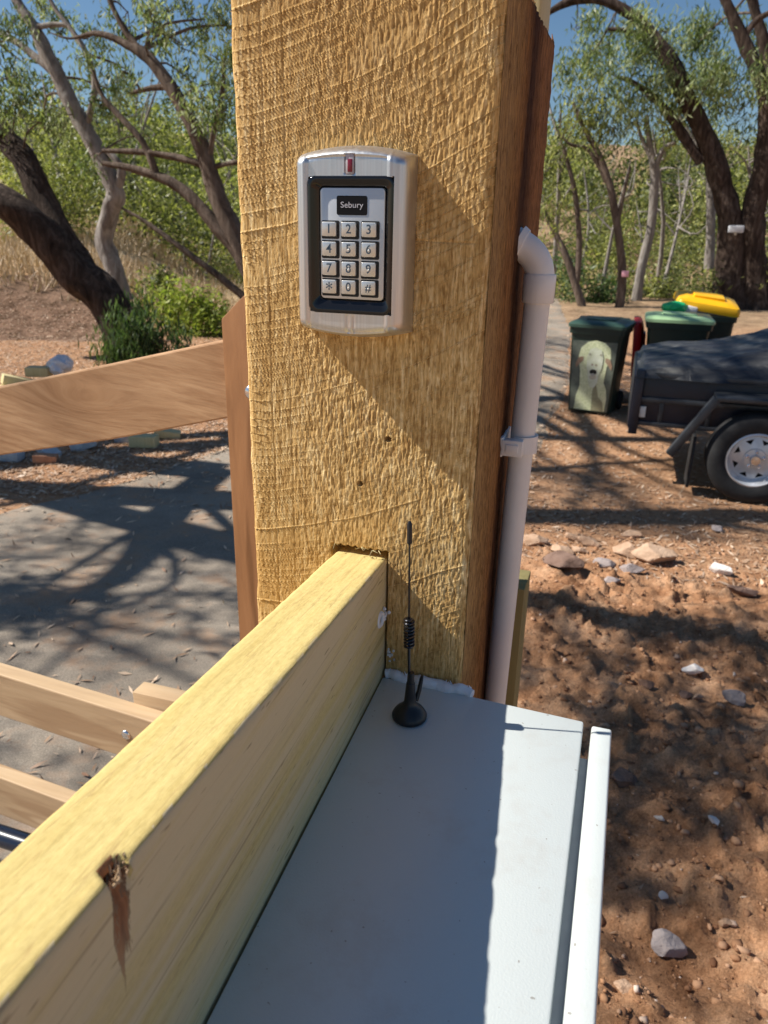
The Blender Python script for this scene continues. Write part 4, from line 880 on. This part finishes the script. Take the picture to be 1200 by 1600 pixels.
# scale each leaf about its centre
Vr = V.reshape(-1, 4, 3); Vr = Cn[:, None, :] + (Vr - Cn[:, None, :]) * (Sz[:, None, None] * 1.25)
o = mesh_obj('bushland', Vr.reshape(-1, 3), F, M['leaf_olive'], attr=a); tag(o, 'olive green scrub and small trees covering the hillside', 'bushland', kind='stuff')
# bare sticks among the scrub
tw = []
for k in range(80):
    s = rng.uniform(20, 50); t = (rng.uniform(0.12, 0.6) if k % 2 else rng.uniform(-0.6, -0.05)) * s; x = -0.307 * s + 0.952 * t; y = 0.952 * s + 0.307 * t; z = gz(x, y); h = rng.uniform(1.8, 5.0)
    lean = rng.normal(size=2) * 0.28 * h; p1 = np.array((x + lean[0] * .5 + rng.normal() * .15, y + lean[1] * .5, z + h * .5)); p2 = np.array((x + lean[0], y + lean[1], z + h)); r0 = 0.018 * h
    tw.append(([np.array((x, y, z - .1)), p1, p2], [r0, r0 * .7, r0 * .25]))
    for q in range(3):
        c = p1 + (p2 - p1) * rng.uniform(0, .8); tw.append(([c, c + rng.normal(size=3) * .35 + (0, 0, .4), c + rng.normal(size=3) * .6 + (0, 0, .9)], [r0 * .4, r0 * .3, r0 * .1]))
V, F = limb_mesh(tw, 3, 6, 0.1, 9); o = mesh_obj('saplings', V, F, M['bark_pale'], smooth=True); tag(o, 'bare grey sticks and saplings standing in the scrub', 'saplings', kind='stuff')
# dry grass on the left slope, leaf litter, gravel
def scatter(n, fn): 
    out = []
    while len(out) < n:
        p = fn(); 
        if p is not None: out.append(p)
    return np.array(out)
def f1():
    s = rng.uniform(13.5, 34); t = rng.uniform(-0.62, 0.0) * s; x = -0.307 * s + 0.952 * t; y = 0.952 * s + 0.307 * t
    if fbm(x * .5, y * .5, 3, 50) < 0.42: return None
    return (x, y)
P2 = scatter(26000, f1); z = terrain(P2[:, 0], P2[:, 1]); N = len(P2); hh = rng.uniform(0.10, 0.32, N); dx = rng.normal(size=(N, 2)) * 0.09; wv = rng.normal(size=(N, 2)); wv = wv / np.linalg.norm(wv, axis=1)[:, None] * 0.012
B = np.stack([P2[:, 0], P2[:, 1], z], 1); T = B + np.stack([dx[:, 0], dx[:, 1], hh], 1); W3 = np.stack([wv[:, 0], wv[:, 1], 0 * z], 1)
V = np.stack([B - W3, B + W3, T + W3 * .2, T - W3 * .2], 1).reshape(-1, 3); F = np.arange(N * 4).reshape(-1, 4)
o = mesh_obj('dry_grass', V, F, M['straw'], attr=np.repeat(rng.random(N), 4)); tag(o, 'straw coloured dry grass on the left bank', 'grass', kind='stuff')
def f2():
    y = rng.uniform(1.5, 19) if rng.random() < .45 else rng.uniform(3.8, 11); x = rng.uniform(-1.08 * y - 1, 0.36 * y + .5)
    ins = drive_l(y) + .1 < x < drive_r(y) - .1
    if ins and rng.random() > 0.10: return None
    if x > -0.5 and y < 3.9 and rng.random() > 0.05: return None
    if x > -0.5 and rng.random() > 0.35: return None
    return (x, y)
P2 = scatter(100000, f2); z = terrain(P2[:, 0], P2[:, 1]); ins = (P2[:, 0] > drive_l(P2[:, 1])) & (P2[:, 0] < drive_r(P2[:, 1])); Cl_ = np.stack([P2[:, 0], P2[:, 1], z + np.where(ins, 0.024, 0.008)], 1)
N = len(Cl_); d = rng.normal(size=(N, 3)); d[:, 2] *= 0.25; d /= np.linalg.norm(d, axis=1)[:, None]; s_ = np.stack([-d[:, 1], d[:, 0], rng.normal(size=N) * .25], 1); Lz = (rng.uniform(0.02, 0.075, N) * np.where((P2[:, 1] < 3.9) & (P2[:, 0] > -0.5), 0.55, 1.0))[:, None]; Wd = Lz * rng.uniform(.12, .3, N)[:, None]
V = np.stack([Cl_ - d * Lz / 2, Cl_ + s_ * Wd / 2, Cl_ + d * Lz / 2, Cl_ - s_ * Wd / 2], 1).reshape(-1, 3)
o = mesh_obj('leaf_litter', V, np.arange(N * 4).reshape(-1, 4), M['litter'], attr=np.repeat(rng.random(N), 4)); tag(o, 'fallen gum leaves and bark scattered over the ground', 'leaf litter', kind='stuff')
# gravel: little faceted stones
ico = bmesh.new(); bmesh.ops.create_icosphere(ico, subdivisions=1, radius=1); IV = np.array([v.co[:] for v in ico.verts]); IF = np.array([[v.index for v in f.verts] for f in ico.faces]); ico.free()
def f3():
    y = rng.uniform(0.9, 5.0) if rng.random() < .8 else rng.uniform(4, 9); x = rng.uniform(-0.45, 0.3 * y + 1.0); return (x, y)
P2 = scatter(20000, f3); N = len(P2); z = terrain(P2[:, 0], P2[:, 1]); sz = 0.0020 + 0.010 * rng.random(N) ** 7
V = np.sign(IV[None]) * np.abs(IV[None]) ** 0.6 * (1 + 0.30 * rng.normal(size=(N, 12, 3)).clip(-1.5, 1.5)) * (sz[:, None, None] * np.stack([rng.uniform(.8, 1.5, N), rng.uniform(.8, 1.5, N), rng.uniform(.5, .9, N)], 1)[:, None, :]); V = V + np.stack([P2[:, 0], P2[:, 1], z + sz * .10], 1)[:, None, :]
F = (IF[None] + (np.arange(N) * 12)[:, None, None]).reshape(-1, 3)
def gm():
    m = Mat('gravel', 0.9, 0, 0.2); a_ = m.N('ShaderNodeAttribute'); a_.attribute_name = 'var'; m.color(m.ramp(a_.outputs['Fac'], [(0.0, (0.20, 0.095, 0.05)), (0.6, (0.42, 0.225, 0.12)), (0.96, (0.52, 0.31, 0.19)), (1.0, (0.66, 0.54, 0.45))])); return m.m
o = mesh_obj('gravel', V.reshape(-1, 3), F, gm(), attr=np.repeat(rng.random(N), 12)); tag(o, 'small clods and pebbles in the red dirt', 'gravel', kind='stuff')

# ------------------------------------------------------------------ rocks
def rock(px, py, wpx, mat, label, flat=0.55, seed=0, group='loose rocks in the dug dirt'):
    r = ray(px, py); t = -CAM[2] / r[2]; p = CAM + r * t
    for _ in range(4): t = (gz(p[0], p[1]) - CAM[2]) / r[2]; p = CAM + r * t
    w_ = wpx * px2m(p) / 2; rg = np.random.default_rng(seed); bm = bmesh.new(); bmesh.ops.create_icosphere(bm, subdivisions=4, radius=1)
    V = np.array([v.co[:] for v in bm.verts]); F = np.array([[v.index for v in f.verts] for f in bm.faces]); bm.free()
    for _ in range(16):                                    # chop facets
        n_ = rg.normal(size=3); n_ /= np.linalg.norm(n_); dcut = rg.uniform(0.35, 0.72); e = V @ n_ - dcut; V = V - np.outer(np.maximum(e, 0), n_)
    V *= 1 + 0.05 * (rg.random((len(V), 1)) - .5); ang = rg.uniform(-.5, .5); V = V * np.array((1.15, rg.uniform(.6, .9), flat)) * w_ * 1.3
    ca, sa = math.cos(ang), math.sin(ang); V = V @ np.array(((ca, sa, 0), (-sa, ca, 0), (0, 0, 1.0)))
    V += np.array((p[0], p[1], gz(p[0], p[1]) + w_ * flat * 0.62)); o = mesh_obj('rock', V, F, M[mat]); tag(o, label, 'rock', group); return o
RK = [(885, 889, 62, 'rock_dark', 'large dark brown rock at the front of the rock row'), (943, 886, 40, 'rock_grey', 'blue-grey angular rock in the middle of the rock row'),
      (985, 893, 34, 'rock_grey', 'grey rock beside a dark hollow at the right of the row'), (832, 850, 38, 'rock_tan', 'brown wedge rock against the conduit at the left end of the row'),
      (897, 845, 24, 'rock_tan', 'small tan rock farthest back in the row'), (920, 850, 26, 'rock_tan', 'rounded tan rock just right of the farthest one'),
      (875, 861, 30, 'rock_tan', 'flat tan slab behind the large dark rock'), (905, 862, 22, 'rock_tan', 'small sandy stone in the centre of the row'),
      (1018, 878, 50, 'rock_tan', 'long cream slab at the right end of the row'), (975, 866, 38, 'rock_tan', 'sandy slab behind the blue-grey rock'),
      (950, 912, 26, 'rock_grey', 'pinkish grey stone in front of the blue-grey rock'), (1120, 896, 34, 'rock_white', 'cream stone lying alone right of the row'),
      (1118, 829, 18, 'rock_grey', 'bluish stone alone in the shade below the trailer wheel'), (985, 838, 22, 'rock_tan', 'reddish stone behind the cream slab'),
      (1082, 1053, 27, 'rock_white', 'smooth white pebble in the middle of the dirt'), (1072, 1090, 22, 'rock_dark', 'brown stone just below the smooth white pebble'),
      (1089, 1092, 16, 'rock_tan', 'pinkish chip beside the brown stone'), (1145, 1100, 28, 'rock_grey', 'upright grey-brown stone near the right edge'),
      (1045, 1488, 44, 'rock_grey', 'pale lumpy rock low in the dirt beside the cabinet door'), (973, 1546, 26, 'rock_tan', 'small brown rock lowest beside the cabinet door'),
      (1132, 1445, 20, 'rock_tan', 'rounded tan stone near the right edge low down'), (975, 1222, 44, 'rock_dark', 'flat red-brown rock half buried right of the cabinet door'),
      (1012, 1075, 24, 'rock_dark', 'low dark clod left of the smooth white pebble'), (1030, 1282, 14, 'rock_white', 'pale chip right of the half buried rock'),
      (1115, 1285, 14, 'rock_white', 'pale pink chip below the upright grey-brown stone'), (1033, 1403, 14, 'rock_white', 'small white chip above the pale lumpy rock'),
      (1160, 930, 30, 'rock_dark', 'dark clod near the right edge below the lone cream stone')]
for k, (px, py, wp, mt, lb) in enumerate(RK): rock(px, py, wp, mt, lb, random.uniform(.5, .75), 200 + k)
# rubble and timber offcuts beyond the gate
def offcut(px, py, size, rot, mat, label, name='timber_offcut', cat='offcut', lift=0.0, tilt=0.0):
    r = ray(px, py); t = -CAM[2] / r[2]; p = CAM + r * t
    b = MB(); b.box((p[0], p[1], gz(p[0], p[1]) + size[2] * 0.5 + lift), size, Matrix.Rotation(rot, 3, 'Z') @ Matrix.Rotation(tilt, 3, 'Y'), min(size) * 0.06); o = b.build(name, M[mat]); tag(o, label, cat, 'rubble beyond the gate'); return o
offcut(65, 612, (0.24, 0.14, 0.10), 0.3, 'pine_plain', 'pale sawn block on top of the rubble above the gate rail', lift=0.16)
offcut(35, 620, (0.34, 0.14, 0.10), 0.9, 'pine_plain', 'tilted pale block beside the topmost block of the rubble', lift=0.10, tilt=0.3)
offcut(5, 625, (0.40, 0.14, 0.08), 0.1, 'pine_plain', 'flat pale block at the left edge of the rubble above the rail', lift=0.06)
offcut(226, 697, (0.22, 0.12, 0.095), 0.25, 'pine_plain', 'cream sawn block lying alone under the curved rail')
offcut(262, 684, (0.22, 0.12, 0.07), 0.5, 'pine_plain', 'half hidden pale block right behind the lone cream block', tilt=.2)
offcut(72, 722, (0.17, 0.09, 0.06), 0.5, 'brick', 'reddish brick piece lying below the curved rail', 'brick', 'brick', tilt=.1)
offcut(15, 717, (0.20, 0.11, 0.07), 0.2, 'concrete', 'grey concrete lump at the left edge under the rail', 'concrete_lump', 'rubble')
offcut(75, 708, (0.22, 0.12, 0.06), -0.4, 'concrete', 'flat grey concrete piece behind the reddish brick', 'concrete_lump', 'rubble', tilt=.3)
offcut(130, 700, (0.20, 0.10, 0.09), 0.7, 'concrete', 'bluish concrete lump in shadow right of the flat piece', 'concrete_lump', 'rubble', tilt=-.3)
offcut(195, 690, (0.14, 0.10, 0.07), 0.2, 'concrete', 'dull lump next to the lone cream block', 'concrete_lump', 'rubble')
b = MB(); p = at(97, 598, 6.6); ic = bmesh.new(); bmesh.ops.create_icosphere(ic, subdivisions=3, radius=0.13); 
for v in ic.verts: v.co *= 0.7 + 0.6 * float(vn(v.co.x * 22 + 9, v.co.y * 22 + v.co.z * 17 + 9, 4)); v.co.z *= 0.75
bmesh.ops.translate(ic, vec=Vector((p[0], p[1], gz(p[0], p[1]) + 0.26)), verts=ic.verts); b._add(ic); o = b.build('plastic_sheet', simple('white_plastic', (0.62, 0.68, 0.76), 0.3), smooth=False); tag(o, 'crumpled bluish white plastic on the rubble beside the topmost block', 'plastic')
for k, (px, py, s_) in enumerate(((20, 640, .3), (70, 640, .34), (110, 640, .22), (45, 660, .3))):
    rock(px, py, s_ * 150, 'rock_grey', ['grey lump under the rubble blocks at far left', 'grey lump under the topmost rubble block', 'grey lump under the crumpled plastic', 'low grey lump hidden behind the gate rail'][k], .6, 300 + k, 'rubble beyond the gate')

# ------------------------------------------------------------------ bins
def bin_(x, y, rz, label, lidmat, lid='closed', wB=0.42, wT=0.50, dB=0.40, dT=0.52, H=0.86):
    z0 = gz(x, y); t = empty('wheelie_bin', (x, y, z0), label, 'bin', 'wheelie bins beside the trailer')
    Rm = Matrix.Translation((x, y, z0)) @ Matrix.Rotation(rz, 4, 'Z')
    def fin(b, nm, mt, par=t, **k):
        b.bm.transform(Rm); return b.build(nm, mt, par, **k)
    b = MB(); bm = b.bm; lv = []
    for zz, f in ((0.02, 0), (0.04, 0.03), (H * .5, .5), (H - 0.06, .93), (H - .058, 1.0), (H, 1.03)):
        ww = wB + (wT - wB) * f; dd_ = dB + (dT - dB) * f
        if zz > H - 0.059: ww += 0.03; dd_ += 0.03
        L_ = rrect(0, 0, ww, dd_, 0.035, 4); lv.append([bm.verts.new((p[0], p[1] + 0.02 * f, zz)) for p in L_])
    n_ = len(lv[0])
    for a_, b_ in zip(lv[:-1], lv[1:]):
        for i in range(n_): bm.faces.new((a_[i], a_[(i + 1) % n_], b_[(i + 1) % n_], b_[i]))
    bm.faces.new(lv[0]); bm.faces.new(lv[-1][::-1]); fin(b, 'bin_body', M['binG'])
    def lidm(b):
        L0 = rrect(0, 0.0, wT + 0.06, dT + 0.07, 0.04, 4); vs = []
        for zz, s__ in ((0, 1.0), (0.028, 1.0), (0.045, 0.94), (0.06, 0.7)): vs.append([b.bm.verts.new((p[0] * s__, p[1] * s__, zz + 0.012 * (1 - abs(p[1]) / .3))) for p in L0])
        for a_, b_ in zip(vs[:-1], vs[1:]):
            for i in range(len(a_)): b.bm.faces.new((a_[i], a_[(i + 1) % len(a_)], b_[(i + 1) % len(a_)], b_[i]))
        b.bm.faces.new(vs[0]); b.bm.faces.new(vs[-1][::-1])
        b.box((0, 0.02, 0.066), (wT * 0.55, 0.28, 0.016), None, 0.006)
    b = MB(); lidm(b)
    if lid == 'closed': b.bm.transform(Matrix.Translation((0, 0.02, H + 0.002)))
    elif lid == 'ajar': b.bm.transform(Matrix.Translation((0.0, 0.0, H + 0.07)) @ Matrix.Rotation(0.13, 4, 'Y') @ Matrix.Rotation(0.16, 4, 'X') @ Matrix.Diagonal((1.03, 0.8, 1.8, 1)))
    else: b.bm.transform(Matrix.Translation((wT / 2 + 0.075, -0.02, H * 0.71)) @ Matrix.Rotation(math.radians(86), 4, 'Y') @ Matrix.Diagonal((1, 1, 1.7, 1)))
    fin(b, 'lid', lidmat)
    b = MB(); b.tube([(-wT * .38, dT / 2 + 0.02, H - 0.03), (-wT * .38, dT / 2 + 0.065, H - 0.01), (wT * .38, dT / 2 + 0.065, H - 0.01), (wT * .38, dT / 2 + 0.02, H - 0.03)], 0.014, 8); fin(b, 'handle', M['binG'])
    for sx in (-1, 1):
        b = MB(); b.lathe((sx * (wB / 2 + 0.02), dB / 2 + 0.02, 0.095), [(0.02, -0.022), (0.085, -0.022), (0.095, -0.012), (0.095, 0.012), (0.085, 0.022), (0.02, 0.022)], (1, 0, 0), 24); fin(b, 'wheel', M['rubber'])
    return t, Rm, fin
bx, by = -0.232, 7.93
t1, R1, fin1 = bin_(bx, by, -0.16, 'dark green bin with a picture of a sheep on its front', M['binlid'])
# sheep picture: a flat sticker on the front wall
def front_pt(u, v, lift): # u across -1..1, v 0..1 up
    H = 0.86; z = 0.02 + v * (H - 0.10); f = z / H; ww = 0.42 + 0.08 * f; dd_ = 0.40 + 0.12 * f
    return Vector((u * (ww / 2 - 0.025), -dd_ / 2 + 0.02 * f - 0.004 - lift, z))
def sticker(poly, lift, mat, name, parent):
    bm = bmesh.new(); vs = [bm.verts.new(R1 @ front_pt(u, v, lift)) for u, v in poly]; f = bm.faces.new(vs); bmesh.ops.triangulate(bm, faces=[f]); me = bpy.data.meshes.new(name); bm.to_mesh(me); bm.free(); me.materials.append(mat)
    o = bpy.data.objects.new(name, me); COL.objects.link(o); o.parent = parent
    if parent.type == 'EMPTY': o.matrix_parent_inverse = Matrix.Translation(-parent.location)
    return o
def ell(cx_, cy_, rx_, ry_, n_=30, wob=0.0, a0=0, a1=360, sd=1): return [(cx_ + rx_ * math.cos(a) * (1 + wob * math.sin(7 * a + sd)) * (1 + wob * .7 * math.sin(13 * a)), cy_ + ry_ * math.sin(a) * (1 + wob * math.sin(9 * a + sd))) for a in [math.radians(a0 + (a1 - a0) * k / n_) for k in range(n_)]]
def woolm(name, a, b_, sc=60):
    m = Mat(name, 0.6, 0, 0.3); m.color(m.ramp(m.noise(sc, None, 4, .7), [(0.35, a), (0.65, b_)])); return m.m
st = sticker([(-1, 0.03), (1, 0.03), (1, 0.94), (-1, 0.94)], 0.002, woolm('picture_ground', (0.10, 0.12, 0.10), (0.20, 0.22, 0.17), 8), 'picture', t1)
wool = woolm('wool', (0.60, 0.66, 0.34), (0.92, 0.95, 0.66)); face = woolm('sheep_face', (0.66, 0.70, 0.48), (0.86, 0.90, 0.74), 12)
body = [(-0.78, 0.03), (0.86, 0.03), (0.88, 0.20), (0.80, 0.32), (0.62, 0.42), (0.66, 0.62), (0.80, 0.74), (0.72, 0.86), (0.45, 0.93), (0.05, 0.955), (-0.3, 0.93), (-0.6, 0.85), (-0.70, 0.72), (-0.58, 0.55), (-0.55, 0.35), (-0.70, 0.22)]
sticker(body, 0.004, wool, 'wool', st)
sticker([(0.15, 0.03), (0.82, 0.03), (0.70, 0.16), (0.45, 0.22), (0.30, 0.36), (0.18, 0.45), (0.12, 0.30)], 0.006, woolm('neck_shadow_wool', (0.32, 0.30, 0.19), (0.45, 0.44, 0.26)), 'neck_wool', st)
for sx in (-1, 1): sticker([(0.05 + sx * .52, 0.74), (0.05 + sx * .74, 0.72), (0.05 + sx * .86, 0.64), (0.05 + sx * .84, 0.585), (0.05 + sx * .68, 0.64), (0.05 + sx * .50, 0.69)], 0.006, woolm('ear_pink', (0.34, 0.20, 0.13), (0.50, 0.36, 0.24)), 'ear', st)
sticker([(-0.30, 0.74), (-0.18, 0.84), (0.08, 0.87), (0.34, 0.84), (0.46, 0.74), (0.44, 0.60), (0.34, 0.52), (0.30, 0.40), (0.16, 0.335), (0.0, 0.335), (-0.14, 0.40), (-0.20, 0.52), (-0.28, 0.62)], 0.008, face, 'face', st)
dk = simple('picture_dark', (0.012, 0.010, 0.010), 0.5)
sticker(ell(0.06, 0.545, 0.17, 0.036), 0.010, dk, 'mouth', st); sticker(ell(0.06, 0.478, 0.17, 0.030), 0.010, woolm('chin', (0.56, 0.52, 0.38), (0.72, 0.68, 0.52)), 'chin', st)
sticker(ell(0.06, 0.512, 0.10, 0.018), 0.012, woolm('tongue', (0.50, 0.48, 0.42), (0.62, 0.60, 0.52)), 'tongue', st)
for ex in (-0.17, 0.34): sticker(ell(ex, 0.775, 0.06, 0.014), 0.010, woolm('eye', (0.40, 0.40, 0.28), (0.55, 0.54, 0.4)), 'eye', st)
for ex in (-0.02, 0.16): sticker(ell(ex, 0.64, 0.045, 0.010), 0.010, woolm('nostril', (0.30, 0.22, 0.16), (0.4, 0.3, 0.22)), 'nostril', st)
bin_(-0.235, 8.50, 0.0, 'dark green bin with its red lid hanging open, behind the sheep picture bin', M['redlid'], 'hang', dT=0.56)
bin_(0.49, 8.15, 0.0, 'dark green bin with a pale lime lid, half hidden by the trailer', M['limelid'], wT=0.58, H=0.92)
bin_(0.78, 8.9, 0.08, 'dark green bin with a yellow lid propped up on bags', M['yellowlid'], 'ajar', wT=0.56, wB=0.46, H=0.93)
b = MB(); p = Vector((0.46, 8.62, 1.0)); ic = bmesh.new(); bmesh.ops.create_icosphere(ic, subdivisions=3, radius=1)
for v in ic.verts: v.co = Vector((v.co.x * .13, v.co.y * .12, v.co.z * .07)) * (0.85 + .3 * float(vn(v.co.x * 4 + 9, v.co.y * 4 + v.co.z * 5, 2)))
bmesh.ops.translate(ic, vec=p, verts=ic.verts); b._add(ic); o = b.build('green_bag', M['bag_green']); tag(o, 'bright green bag poking out under the yellow lid', 'bag')
b = MB(); b.box((0.60, 8.66, 0.995), (0.17, 0.12, 0.07), Matrix.Rotation(.2, 3, 'Y'), 0.015); o = b.build('white_carton', M['bag_white']); tag(o, 'white carton beside the green bag under the yellow lid', 'carton')

# ------------------------------------------------------------------ trailer
ty = 5.62
tr = empty('box_trailer', (0.94, ty + 0.6, gz(0.94, 5.6)), 'black box trailer with a mudguard bar, loaded under a dark cover', 'trailer')
b = MB(); b.b2((0.145, ty, 0.425), (2.7, ty + 1.25, 0.81), 0.006); b.build('tub', M['trailer'], tr)
b = MB(); b.b2((0.12, ty - 0.028, 0.600), (2.7, ty, 0.635), 0.005); b.b2((0.12, ty - 0.022, 0.775), (2.7, ty, 0.812), 0.005); b.b2((0.16, ty - .015, 0.425), (2.7, ty, 0.455), 0.003)
for x in (0.30, 0.62, 1.5, 2.1): b.b2((x, ty - .010, 0.455), (x + .03, ty, 0.60), 0.002)
b.build('side_rail', M['trailer_grey'], tr)
b = MB(); b.b2((0.110, ty - 0.035, 0.36), (0.170, ty + 0.04, 0.83), 0.006); b.b2((0.100, ty - .02, .40), (0.115, ty + 1.2, .78), 0.004); b.build('corner_post', M['trailer'], tr)
b = MB(); b.b2((0.170, ty - 0.020, 0.485), (0.212, ty - 0.001, 0.565), 0.004); b.build('reflector', M['reflector'], tr)
b = MB()
def bar(a, c, w2=0.075, th=0.03, yy0=ty - 0.245, yy1=ty - 0.03):
    a = Vector((a[0], 0, a[1])); c = Vector((c[0], 0, c[1])); d_ = (c - a); L_ = d_.length; an_ = math.atan2(d_.z, d_.x); mid = (a + c) / 2
    b.box((mid.x, (yy0 + yy1) / 2, mid.z), (L_, yy1 - yy0, th), Matrix.Rotation(-an_, 3, 'Y'), 0.006)
bar((0.64, 0.700), (1.42, 0.715), yy0=ty - 0.25); bar((0.40, 0.285), (0.645, 0.705), th=0.055, yy0=ty - .25, yy1=ty - .19); bar((1.42, 0.715), (1.70, 0.285))
b.build('mudguard', M['trailer_grey'], tr)
b = MB(); b.b2((0.545, ty - 0.20, 0.05), (0.565, ty + 0.02, 0.42), 0.003); b.build('mud_flap', M['rubber'], tr)
wc = Vector((0.955, ty - 0.14, 0.300)); R0 = 0.315
b = MB(); b.lathe(wc, [(0.185, -0.085), (0.20, -0.095), (0.25, -0.100), (0.29, -0.092), (0.307, -0.075), (R0, -0.05), (R0, 0.05), (0.307, 0.075), (0.29, 0.092), (0.25, 0.1), (0.20, 0.095), (0.185, 0.085)], (0, -1, 0), 72, False)
for r1 in (0.0,): pass

tyre = b.build('wheel', M['rubber'], tr)
# rim with triangular holes
b = MB(); b.lathe(wc, [(0.188, 0.080), (0.190, 0.088), (0.180, 0.092), (0.170, 0.070), (0.160, 0.040), (0.156, 0.022)], (0, -1, 0), 72, False)
bm = b.bm
def wp(r, a, h): return bm.verts.new(wc + Vector((r * math.cos(a), -h, r * math.sin(a))))
nsec = 8
for k in range(nsec):
    a0 = 2 * math.pi * k / nsec; a1 = 2 * math.pi * (k + 1) / nsec; am = (a0 + a1) / 2; da = (a1 - a0)
    O = [wp(0.156, a0 + da * q / 4, 0.022) for q in range(5)]; I = [wp(0.075, a0 + da * q / 4, 0.040) for q in range(5)]
    T = [wp(0.138, am - da * .26, 0.028), wp(0.138, am + da * .26, 0.028), wp(0.104, am, 0.034)]
    for f in ((O[0], O[1], T[0]), (O[1], O[2], T[1], T[0]), (O[2], O[3], T[1]), (O[3], O[4], T[1]), (O[0], T[0], I[0]), (O[4], I[4], T[1]), (T[0], T[2], I[1], I[0]), (T[2], I[2], I[1]), (T[2], I[3], I[2]), (T[2], T[1], I[4], I[3])):
        try: bm.faces.new(f)
        except Exception: pass
bmesh.ops.remove_doubles(bm, verts=bm.verts, dist=0.0005)
b.lathe(wc, [(0.075, 0.040), (0.070, 0.052), (0.045, 0.056), (0.0, 0.056)], (0, -1, 0), 40)
rim = b.build('rim', M['rim'], tyre)
b = MB(); b.lathe(wc, [(0.036, 0.05), (0.036, 0.085), (0.030, 0.095), (0, 0.098)], (0, -1, 0), 28)
for k in range(5):
    a = 2 * math.pi * k / 5 + .3; b.lathe(wc + Vector((0.055 * math.cos(a), 0, 0.055 * math.sin(a))), [(0.012, .05), (0.012, .07), (0.006, .075), (0, .075)], (0, -1, 0), 6)
b.build('hub', M['chrome'], tyre)
b = MB(); b.lathe(wc, [(0.15, -0.02), (0.15, -0.03), (0, -.03)], (0, -1, 0), 30); b.tube([wc + Vector((0, 0.1, 0)), wc + Vector((0, 1.4, 0))], 0.03, 12); b.build('axle', M['rubber'], tyre)
# cover: a lumpy sheet draped over the load
nx_, ny_ = 130, 70; U, W_ = np.meshgrid(np.linspace(0, 1, nx_), np.linspace(0, 1, ny_)); xx = 0.115 + U * 2.58; yv = ty - 0.035 + W_ * 1.32
pr = np.interp(xx, [0.08, 0.16, 0.32, 0.6, 0.9, 1.2, 1.8, 2.7], [0.0, 0.03, 0.07, 0.11, 0.16, 0.27, 0.42, 0.40])
ec = sst(0, 0.16, W_) ** 0.7 * sst(1, 0.85, W_); zt_ = 0.815 + pr * (0.25 + 0.75 * ec) * sst(0, 0.02, W_) + 0.05 * (fbm(xx * 4 + W_ * 3, yv * 5, 4, 60) - .5) * ec + 0.022 * (fbm(xx * 5, yv * 22, 3, 62) - .5)
zt_ = np.where((W_ < 0.015) | (W_ > .985) | (U < 0.008), 0.775, zt_); V = np.stack([xx.ravel(), yv.ravel() - (0.02 * (vn(xx * 9, W_ * 3, 3))).ravel(), zt_.ravel()], 1)
mesh_obj('load_cover', V, gridF(nx_, ny_), M['tarp'], tr, smooth=True)
